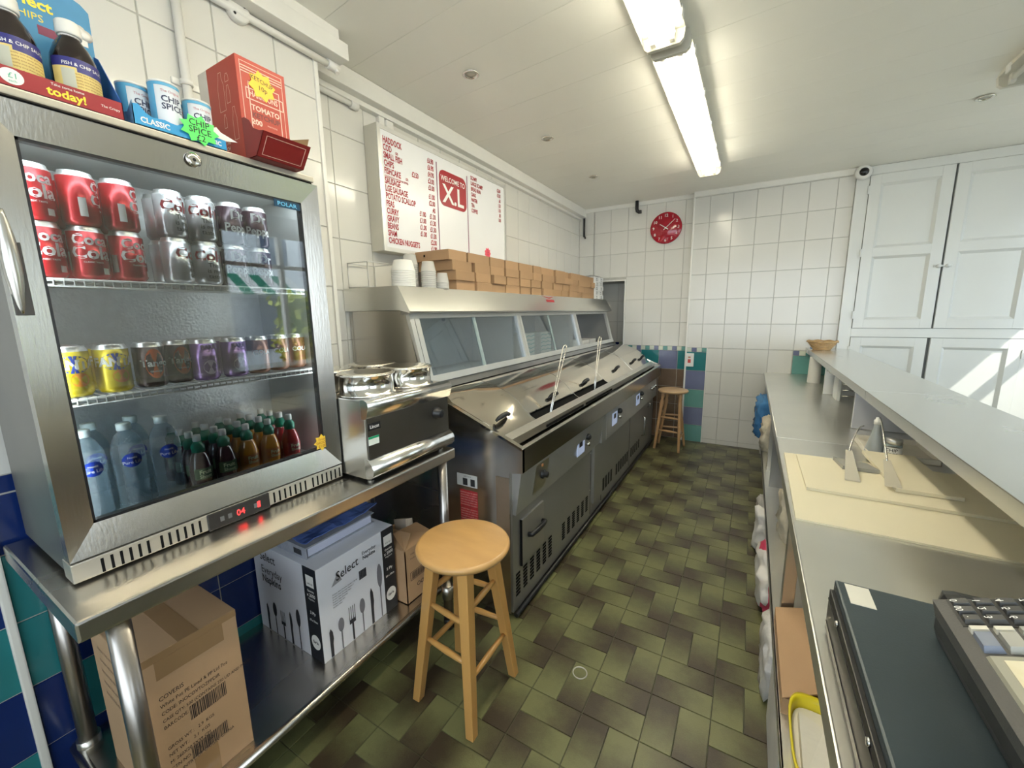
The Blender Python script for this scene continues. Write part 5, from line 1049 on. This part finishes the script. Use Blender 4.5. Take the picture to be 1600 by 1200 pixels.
# ------------------------------------------------------------ service counter
def counter():
    t=thing('service_counter','long stainless steel service counter below the raised serving ledge','counter',(.4,2.5,0)); zt=.82; xf=.15
    for i,(y0,y1) in enumerate(((-.6,2.3575),(2.3635,4.815))):
        b=B(); b.box(xf,.762,y0,y1,zt-.004,zt,.001); b.box(xf,xf+.006,y0,y1,zt-.045,zt-.004); b.tube([(xf+.003,y0,zt-.003),(xf+.003,y1,zt-.003)],.0035,6); b.box(xf+.006,.76,y0,y1,zt-.02,zt-.01); obj('worktop',b,counterst,t)
    # splash back up to the ledge and brackets
    b=B(); b.box(.762,.78,-.6,4.815,.05,1.038); obj('rear_panel',b,M('rear_panel_steel',(.46,.46,.44),.35,.9),t)
    for y,x0 in ((2.72,.50),(3.75,.50)):
        b=B(); b.box(x0,.760,y-.012,y+.012,.822,1.038,.001); obj('bracket',b,M('bracket_paint',(.55,.56,.60),.4,.4) if y<3 else counterst,t)
    b=B(); b.box(.142,.60,.3,4.80,.335,.350,.001); b.box(.142,.147,.3,4.80,.315,.350); obj('undershelf',b,counterst,t)
    for y in (.35,1.62,3.22,4.72):
        for x in (.165,.60):
            b=B(); b.box(x,x+.038,y-.02,y+.02,0,zt-.02,.002); obj('leg',b,steelv,t)
    b=B(); b.box(.240,.60,1.165,1.172,.35,.80); obj('divider_panel',b,dsteel,t)
    b=B(); b.box(.17,.64,2.90,2.91,.35,.80); obj('divider_panel',b,dsteel,t)
    t=thing('serving_ledge','raised steel serving ledge above the counter','ledge',(.63,2.4,1.04))
    for y0,y1 in ((-.6,2.359),(2.365,4.815)):
        b=B(); b.box(.469,.795,y0,y1,1.078,1.082,.001); b.box(.469,.475,y0,y1,1.040,1.080); b.box(.79,.795,y0,y1,1.040,1.080); b.box(.475,.79,y0,y1,1.040,1.046); obj('top_sheet',b,M('ledge_steel',(.80,.81,.79),.26,.9,.04,3,.03,60,rv=.05),t)
    # wicker basket
    c=(.565,4.58,1.0825); t=thing('wicker_basket','small shallow wicker basket at the far end of the ledge','basket',c)
    wk=M('wicker',(.56,.36,.16),.6,0,.2,40,.5,80); b=B(); N=40
    for k in range(7):
        s=k/6; r=.062+.045*s; h=.006+.066*s; b.tube([(c[0]+(r+.0016*(-1)**j)*math.cos(2*PI*j/N),c[1]+(r+.0016*(-1)**j)*math.sin(2*PI*j/N),c[2]+h) for j in range(N+1)],.0055,6)
    b.lathe([(.001,.002),(.062,.002),(.064,.008),(.001,.008)],c,24); obj('weave',b,wk,t)
    b=B(); b.tube([(c[0]+.112*math.cos(2*PI*j/N),c[1]+.112*math.sin(2*PI*j/N),c[2]+.076+.004*math.sin(j*PI/2.5)) for j in range(N+1)],.007,6); obj('rim',b,wk,t)
    # wrapping paper piles
    pap=M('wrapping_paper',(.78,.72,.54),.7,0,.03,4,.1,20)
    def pile(x0,x1,y0,y1,z0,h,ang,label,curl=0.):
        b=B(); n=10; ca,sa=math.cos(ang),math.sin(ang); cx,cy=(x0+x1)/2,(y0+y1)/2
        f=lambda x,y,z:(cx+(x-cx)*ca-(y-cy)*sa,cy+(x-cx)*sa+(y-cy)*ca,z)
        L=[b.bm.verts.new(f(x0+(x1-x0)*i/n,y,z)) for y in (y0,y1) for z in (z0,) for i in range(n+1)]
        Tp=[b.bm.verts.new(f(x0+(x1-x0)*i/n,y,z0+h+curl*max(0,(i/n-.6))**2*(1 if y==y1 else .6))) for y in (y0,y1) for i in range(n+1)]
        m=n+1
        for i in range(n):
            b._f([L[i],L[i+1],L[m+i+1],L[m+i]]); b._f([Tp[i],Tp[i+1],Tp[m+i+1],Tp[m+i]]); b._f([L[i],L[i+1],Tp[i+1],Tp[i]]); b._f([L[m+i],L[m+i+1],Tp[m+i+1],Tp[m+i]])
        b._f([L[0],L[m],Tp[m],Tp[0]]); b._f([L[n],L[m+n],Tp[m+n],Tp[n]])
        return tag(obj('paper_pile',b,pap),label,'paper','piles of wrapping paper on the counter')
    pile(.163,.745,1.415,2.085,.8205,.006,-.01,'large bottom pile of cream wrapping paper lying flat on the counter')
    pile(.208,.735,1.668,2.055,.8275,.010,.0,'middle pile of cream wrapping paper on top of the large pile')
    pile(.455,.62,1.76,2.190,.839,.012,.03,'smaller far pile of cream wrapping paper next to the spice shaker')
    t=thing('plastic_tray','shallow white plastic tray behind the paper piles','tray',(.55,2.33,.8205)); b=B(); x0,x1,y0,y1=.470,.70,2.195,2.48
    b.box(x0,x1,y0,y1,.8205,.824,.001)
    for q in ((x0,x1,y0,y0+.005),(x0,x1,y1-.005,y1),(x0,x0+.005,y0,y1),(x1-.005,x1,y0,y1)): b.box(*q,.8205,.845,.001)
    obj('tray_body',b,M('cream_plastic',(.74,.70,.60),.4),t)
    b=B(); b.tube([(x0,y0,.845),(x1,y0,.845),(x1,y1,.845),(x0,y1,.845),(x0,y0,.845)],.003,6); obj('rim',b,MC['cream_plastic'],t)
    # vinegar flask
    c=(.500,2.245,.8245); t=thing('vinegar_bottle','conical grey vinegar bottle with narrow neck','bottle',c)
    b=B(); b.lathe([(.030,0),(.034,.004),(.033,.02),(.018,.085),(.012,.115),(.011,.135)],c,24); obj('bottle_body',b,M('frosted_grey_plastic',(.34,.37,.37),.3),t)
    b=B(); b.lathe([(.013,.133),(.014,.150),(.009,.153),(.008,.162),(.001,.163)],c,18); obj('cap',b,whitep,t)
    c=(.552,2.215,.8245); t=thing('spice_shaker','glass shaker with handwritten chip spice label','shaker',c)
    b=B(); b.lathe([(.027,0),(.029,.003),(.029,.058),(.027,.064)],c,24); obj('jar',b,clearplastic,t)
    b=B(); b.lathe([(.028,.064),(.028,.082),(.024,.086),(.001,.086)],c,24); obj('lid',b,alum,t)
    b=B(); b.lathe([(.025,.003),(.025,.045),(.001,.046)],c,18); obj('spice',b,M('spice_powder',(.30,.22,.16),.9),t)
    b=B(); cylpatch(b,c,.0295,c[2]+.012,c[2]+.052,-PI*.95,-PI*.1,14); lb=obj('label',b,whitep,t)
    b=B(); cyltext(b,'CHIP',c,.0299,c[2]+.034,.019,-PI*.62,bold=.01); cyltext(b,'SPICE',c,.0299,c[2]+.016,.019,-PI*.6,bold=.01,sx=.85); obj('label_lettering',b,ink,lb)
    # chip scoops with arched wire handles
    def scoop(base,tip,loop,label):
        t=thing('chip_scoop',label,'scoop',tip,'chip scoops on the wrapping paper')
        base,tip,loop=Vector(base),Vector(tip),Vector(loop)
        b=B(); d=(base-tip).normalized(); s=d.cross(Vector((0,0,1))).normalized()*.020
        b.hexa((tip-s,tip+s,tip+s*1.0+d*.004,tip-s*1.0+d*.004,base-s*.6,base+s*.6,base+s*.6+d*.002,base-s*.6+d*.002)) if False else None
        pts=[tip-s*1.1,tip+s*1.1,base+s*.5,base-s*.5]; up=Vector((0,.006,.004)); v=[b.bm.verts.new(p) for p in pts]+[b.bm.verts.new(p+up) for p in pts]
        for a in ((0,1,2,3),(7,6,5,4),(0,4,5,1),(1,5,6,2),(2,6,7,3),(3,7,4,0)): b._f([v[i] for i in a])
        obj('blade',b,M('scoop_plastic',(.62,.58,.48),.3,.2),t)
        b=B(); mid=(base+loop)/2+Vector((-.01,-.02,.05)); P=[]
        for k in range(13):
            u=k/12; P.append(base*(1-u)**2+2*u*(1-u)*mid+loop*u*u)
        b.tube(P,.0032,8); obj('handle',b,chrome,t)
    scoop((.362,1.95,.905),(.355,1.80,.839),(.445,2.20,.955),'chip scoop on the paper nearest the counter edge')
    scoop((.463,1.90,.900),(.455,1.76,.852),(.492,2.19,.998),'chip scoop with tall arched handle in front of the bottle')
    b=B(); b.prism([(.330,2.035),(.432,2.0),(.455,1.93),(.345,1.925)],2,.8385,.852); tag(obj('scraper_block',b,M('grey_scraper',(.33,.33,.30),.4)),'grey scraper lying on the paper beside the chip scoops','scraper')
    # stuff at the far end
    t=thing('napkin_dispenser','pale wire rack and napkin dispenser under the ledge','dispenser',(.58,3.58,.8205)); b=B(); b.box(.545,.565,3.50,3.66,.8205,1.0,.003); obj('back_plate',b,M('pale_grey_plastic',(.60,.62,.60),.4),t)
    for k in range(4):
        b=B(); b.tube([(.57,3.48,.86+.04*k),(.64,3.48,.86+.04*k)],.004,6); obj('wire',b,chrome,t)
    b=B(); b.box(.50,.64,3.52,3.68,1.0,1.012,.002); obj('top_plate',b,M('pale_grey_plastic',(.6,.62,.6)),t)
    c=(.50,4.30,.8205); b=B(); b.lathe([(.045,0),(.047,.004),(.044,.215),(.042,.22)],c,24); tag(obj('cup_tower',b,wc2:=M('cup_tower_white',(.70,.69,.64),.5)),'pale upright tower of cups under the far end of the ledge','cup stack')
    b=B(); b.tube([(.795+.0,4.52,1.079),(.80,4.60,1.079)],.001,4); b.bm.free()
    b=B(); b.box(.50,.62,4.70,4.80,1.0825,1.086,.001); tag(obj('blue_cloth',b,M('blue_cloth_m',(.10,.30,.62),.8,bump=.6,bs=60)),'folded blue cloth at the wall end of the ledge','cloth')
counter()
# ------------------------------------------------------------ till and keyboard
def till():
    zt=.8205; t=thing('cash_drawer','dark grey steel cash drawer with a white sticker','cash drawer',(.37,.68,zt)); y0,y1=.40,.939
    b=B(); b.box(.178,.60,y0,y1,zt,.926,.004); bx=obj('housing',b,M('till_slate',(.055,.075,.085),.35,.2,.1,6,.1,300),t)
    b=B(); b.box(.170,.179,y0+.012,y1-.014,zt+.006,.912,.002); f=obj('drawer_front',b,M('till_black',(.018,.018,.018),.4),t)
    b=B(); b.box(.1685,.1705,y0+.02,y1-.02,.893,.897); b.box(.1685,.1705,y0+.02,y1-.02,.845,.848); obj('trim_strip',b,blackp,f)
    for y in (.60,.83): b=B(); b.lathe([(.006,0),(.005,-.004),(.001,-.004)],(.170,y,.904),10,axis=0); obj('screw',b,chrome,f)
    b=B(); b.box(.192,.228,.870,.932,.926,.9268); obj('sticker',b,M('sticker_cream',(.82,.80,.72),.5),bx)
    # keyboard unit tilted up to the right
    t=thing('till_keyboard','dark grey till keyboard with number keys above the cash drawer','keyboard',(.30,.6,.93)); th=.37; ca,sa=math.cos(th),math.sin(th)
    def K(u,v,w): return (.243+u*ca-w*sa, .732-v, 1.048+u*sa+w*ca)   # u right/up slope, v towards camera, w out
    def kb(b,u0,u1,v0,v1,w0,w1,e=.0):
        b.hexa((K(u0,v0,w0),K(u1,v0,w0),K(u1,v1,w0),K(u0,v1,w0),K(u0+e,v0+e,w1),K(u1-e,v0+e,w1),K(u1-e,v1-e,w1),K(u0+e,v1-e,w1)))
    b=B(); kb(b,0,.36,0,.46,-.026,0,.003); obj('keyboard_body',b,M('kb_grey',(.085,.083,.078),.5,0,.06,20,.15,400),t)
    b=B(); b.box(.287,.58,.36,.850,.9265,1.012,.02); obj('stand',b,blackp,t)
    b=B(); kb(b,.016,.345,.005,.060,-.002,.0008); obj('key_well',b,blackp,t)
    kk=M('key_dark',(.07,.07,.068),.4); kw=M('key_white',(.80,.77,.66),.4); kg=M('key_grey',(.42,.42,.38),.4); kbk=M('key_blue_grey',(.22,.25,.32),.35)
    digs=[['0','1','4','7'],['00','2','5','8'],['.','3','6','9']]
    for r in range(3):
        for c in range(15):
            u=.019+.0215*c; v=.008+.0170*r; b=B(); kb(b,u,u+.0185,v,v+.0140,0,.006,.002); k=obj('key',b,kk if c<4 else [kw,kg][(c+r)%2],t)
            if c<4:
                q=B(); o=Vector(K(u+.0065,v+.007,.0063)); uu=Vector(K(0,1,0))-Vector(K(0,0,0)); vv=-(Vector(K(1,0,0))-Vector(K(0,0,0)))
                q.text(digs[r][c],o,uu,vv,.0105,'C',1,.01); obj('key_legend',q,inkw,k)
    for c in range(15):
        u=.019+.0215*c; b=B(); kb(b,u,u+.0185,.064,.074,0,.006,.0015); obj('key',b,kw if c in (0,1,4,6) else kg,t)
        b=B(); kb(b,u,u+.0185,.077,.106,0,.008,.002); obj('key',b,[kbk,kg,kw][c%3],t)
    b=B(); kb(b,.018,.345,.112,.44,0,.004,.003); sc=obj('menu_frame',b,M('key_frame_beige',(.36,.35,.28),.5),t)
    b=B(); kb(b,.030,.335,.122,.43,.004,.0046,.0); obj('menu_sheet',b,M('yellowed_sheet',(.74,.62,.36),.4,0,.2,30,col2=(.85,.82,.66)),sc)
till()
# ------------------------------------------------------------ bags and boxes under the counter
def blob(name,c,r,mat,label,cat,seed,sq=(1,1,1),amp=.25,freq=3,parts=None):
    import mathutils.noise as nz
    b=B(); bmesh.ops.create_icosphere(b.bm,subdivisions=4,radius=1)
    for v in b.bm.verts:
        p=v.co.copy(); q=Vector((max(-.8,min(.8,p.x)),max(-.8,min(.8,p.y)),max(-.75,min(.8,p.z))))
        n=nz.fractal(q*freq+Vector((seed,seed*2,0)),1.,2.,4)+.5*abs(nz.noise(q*freq*2.3+Vector((0,seed,3)))); q*=1+amp*n
        v.co=Vector((c[0]+q.x*r*sq[0],c[1]+q.y*r*sq[1],max(c[2],c[2]+.75*r*sq[2]+q.z*r*sq[2])))
    for f in b.bm.faces: f.smooth=True
    return tag(obj(name,b,mat),label,cat)
def under():
    zs=.3505
    crm=M('crumpled_cream_paper',(.60,.55,.44),.6,0,.15,18,.7,40)
    bluebag=glassy('blue_plastic_bag',(.35,.6,.9),1.4,.2,.75,(.08,.28,.60),.8)
    blob('plastic_bag',(.19,4.10,zs),.12,bluebag,'blue plastic bag bulging out under the far end of the counter','bag',1,(1.0,1.4,1.9),.25,5)
    blob('paper_bundle',(.215,3.70,zs),.11,crm,'crumpled cream paper bundle below the blue bag','paper',2,(.9,1.4,1.5),.28,5)
    blob('paper_bundle',(.27,2.25,zs),.11,crm,'crumpled cream paper on the shelf between the counter legs','paper',4,(.9,1.5,1.7),.28,5)
    grey=M('grey_translucent_bag',(.52,.50,.47),.3,0,.15,12,.6,30)
    blob('carrier_bag',(.20,3.05,0.0),.12,grey,'greyish crumpled bag on the floor beneath the shelf edge','bag',6,(.75,1.2,1.1),.25,5)
    wbag=M('white_thin_bag',(.72,.70,.68),.35,0,.1,14,.7,30)
    # red and white printed carrier bag
    m=bpy.data.materials.new('red_white_printed_bag'); m.use_nodes=True; N=m.node_tree.nodes; L=m.node_tree.links; p=N['Principled BSDF']; tc=N.new('ShaderNodeTexCoord'); w=N.new('ShaderNodeTexWave'); w.inputs['Scale'].default_value=3.2; w.inputs['Distortion'].default_value=9; w.inputs['Detail'].default_value=1.5; w.inputs['Detail Scale'].default_value=1.2; cr=N.new('ShaderNodeValToRGB'); L.new(tc.outputs['Object'],w.inputs[0]); L.new(w.outputs[0],cr.inputs[0]); e=cr.color_ramp.elements; cr.color_ramp.interpolation='CONSTANT'; e[0].color=(.78,.75,.72,1); e[1].position=.86; e[1].color=(.60,.05,.12,1); L.new(cr.outputs[0],p.inputs['Base Color']); p.inputs['Roughness'].default_value=.35
    blob('carrier_bag',(.195,2.25,0.0),.13,m,'red and white patterned carrier bag hanging out below the shelf','bag',8,(.72,2.0,1.35),.22)
    blob('carrier_bag',(.20,1.72,0.0),.12,wbag,'white crumpled carrier bag on the floor beside the patterned one','bag',9,(.68,1.7,1.3),.25,5)
    blob('carrier_bag',(.20,2.72,.0),.10,wbag,'small white bag behind the patterned carrier bag','bag',12,(1.0,1.2,1.75),.35)
    t=thing('white_carton','tall white carton on the floor under the shelf','carton',(.27,1.35,0)); b=B(); b.box(.150,.40,1.14,1.53,0,.31,.002); obj('carton_body',b,M('white_card',(.68,.67,.66),.5),t)
    b=B(); b.box(.2,.38,1.2,1.48,.31,.3105); obj('carton_tape',b,tape,t)
    blob('carrier_bag',(.205,.98,0.0),.11,wbag,'white plastic bag on the floor at the bottom edge','bag',15,(.62,1.2,1.3),.35)
    t=thing('flattened_carton','flattened brown cardboard carton on the counter shelf','carton',(.24,1.3,zs)); b=B(); b.box(.148,.42,1.19,1.59,zs,zs+.05,.002); o=obj('carton_body',b,card2,t)
    b=B(); b.hexa(((.149,1.19,zs+.0505),(.153,1.19,zs+.0505),(.153,1.59,zs+.0505),(.149,1.59,zs+.0505),(.290,1.21,zs+.125),(.294,1.21,zs+.122),(.294,1.58,zs+.10),(.290,1.58,zs+.103))); obj('lid_flap',b,card2,o)
    # yellow tub
    t=thing('yellow_tub','open yellow plastic tub lined with white paper','tub',(.20,1.04,zs)); cx,cy=.205,1.03; a,c=.052,.125; n=32
    def oval(s,z): return [(cx+a*s*math.copysign(abs(math.cos(k*2*PI/n))**.6,math.cos(k*2*PI/n)),cy+c*s*math.copysign(abs(math.sin(k*2*PI/n))**.6,math.sin(k*2*PI/n)),z) for k in range(n)]
    b=B(); R=[[b.bm.verts.new(p) for p in oval(s,z)] for s,z in ((.8,zs),(.98,zs+.10),(1.0,zs+.105),(1.06,zs+.105),(1.06,zs+.112),(.97,zs+.112),(.95,zs+.10),(.8,zs+.01))]
    for q in range(len(R)-1):
        for k in range(n): b._f([R[q][k],R[q][(k+1)%n],R[q+1][(k+1)%n],R[q+1][k]],True)
    b._f(R[0]); b._f(R[-1]); obj('tub_body',b,M('yellow_plastic',(.80,.66,.03),.3),t)
    b=B(); V=[b.bm.verts.new(p) for p in oval(.9,zs+.085)]; b._f(V); b.hexa(((cx-.04,cy-.1,zs+.02),(cx+.04,cy-.1,zs+.02),(cx+.04,cy+.07,zs+.02),(cx-.04,cy+.07,zs+.02),(cx-.035,cy-.1,zs+.10),(cx+.04,cy-.1,zs+.11),(cx+.02,cy+.06,zs+.095),(cx-.03,cy+.08,zs+.10))); obj('paper_lining',b,M('white_lining',(.80,.77,.68),.6,bump=.5,bs=30),t)
    t=thing('steel_bin','steel bin with a dark bag beside the yellow tub','bin',(.42,1.0,zs)); b=B(); b.box(.275,.55,.80,1.13,zs,zs+.13,.004); obj('bin_body',b,steelv,t)
    b=B(); b.box(.29,.53,.82,1.04,zs+.13,zs+.16,.012); obj('dark_bag',b,M('dark_bag',(.03,.03,.035),.3,bump=.8,bs=30),t)
    b=B(); b.hexa(((.262,1.02,zs),(.266,1.02,zs),(.266,1.10,zs),(.262,1.10,zs),(.262,1.0,zs+.30),(.266,1.0,zs+.30),(.275,1.09,zs+.31),(.271,1.09,zs+.31))); o=tag(obj('paper_slip',b,whitep),'narrow white printed slip standing between the tub and the bin','paper')
    b=B(); b.text('283',(.2615,1.085,zs+.10),(0,-1,0),Z3,.04,'L',.7,.02); obj('slip_print',b,ink,o)
under()
# ------------------------------------------------------------ street outside the windows
def outside():
    b=B(); b.box(2.64,20,-12,16,-.12,-.02); b.box(-6,2.64,-14,-1.6,-.12,-.02); struct('ground',b,M('pavement',(.34,.33,.31),.8,0,.1,2))
    t=thing('house','white rendered house across the street with a green striped awning','house',(11,8,0))
    b=B(); b.box(10,14,1.5,16,0,5.4); obj('wall',b,M('white_render',(.80,.83,.86),.7),t)
    b=B(); b.prism([(9.6,5.4),(14.4,5.4),(12,7.6)],1,1.2,16.3); obj('roof',b,M('slate_roof',(.16,.18,.22),.6),t)
    for y in (3,5.2,7.4,9.6,11.8):
        for z in (2.9,):
            b=B(); b.box(9.94,10.0,y-.45,y+.45,z,z+1.5); w=obj('window',b,M('window_white',(.8,.8,.8),.5),t); q=B(); q.box(9.92,9.95,y-.38,y+.38,z+.08,z+1.42); obj('pane',q,M('dark_pane',(.10,.14,.20),.1),w)
    b=B()
    for k in range(16): 
        b.mi=k%2; b.hexa(((9.2,3+.3*k,2.1),(9.22,3+.3*k,2.05),(9.22,3.3+.3*k,2.05),(9.2,3.3+.3*k,2.1),(10,3+.3*k,2.65),(10,3+.3*k,2.6),(10,3.3+.3*k,2.6),(10,3.3+.3*k,2.65)))
    obj('awning',b,[M('awning_green',(.03,.25,.15),.6),whitep],t)
    b=B(); b.box(9.9,10,3,7.8,.5,2.0); obj('shop_front',b,M('shop_dark',(.10,.12,.16),.2),t)
    t=thing('hedge','tall yellow green clipped hedge outside the shop window','hedge',(5.6,5.5,0)); random.seed(9); b=B()
    for k in range(1500):
        c=Vector((5.6+random.uniform(-.5,.5),5.5+random.uniform(-.65,.65),random.uniform(0,1.95))); s=.09; a=Vector((random.uniform(-1,1),random.uniform(-1,1),random.uniform(-1,1))).normalized()*s; d=a.orthogonal().normalized()*s*.6; b.quad(c-a,c-d,c+a,c+d)
    obj('foliage',b,M('hedge_leaf',(.50,.56,.06),.5,0,.3,3),t,False)
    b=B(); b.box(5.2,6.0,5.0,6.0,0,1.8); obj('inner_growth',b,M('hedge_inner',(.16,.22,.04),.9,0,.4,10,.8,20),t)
outside()
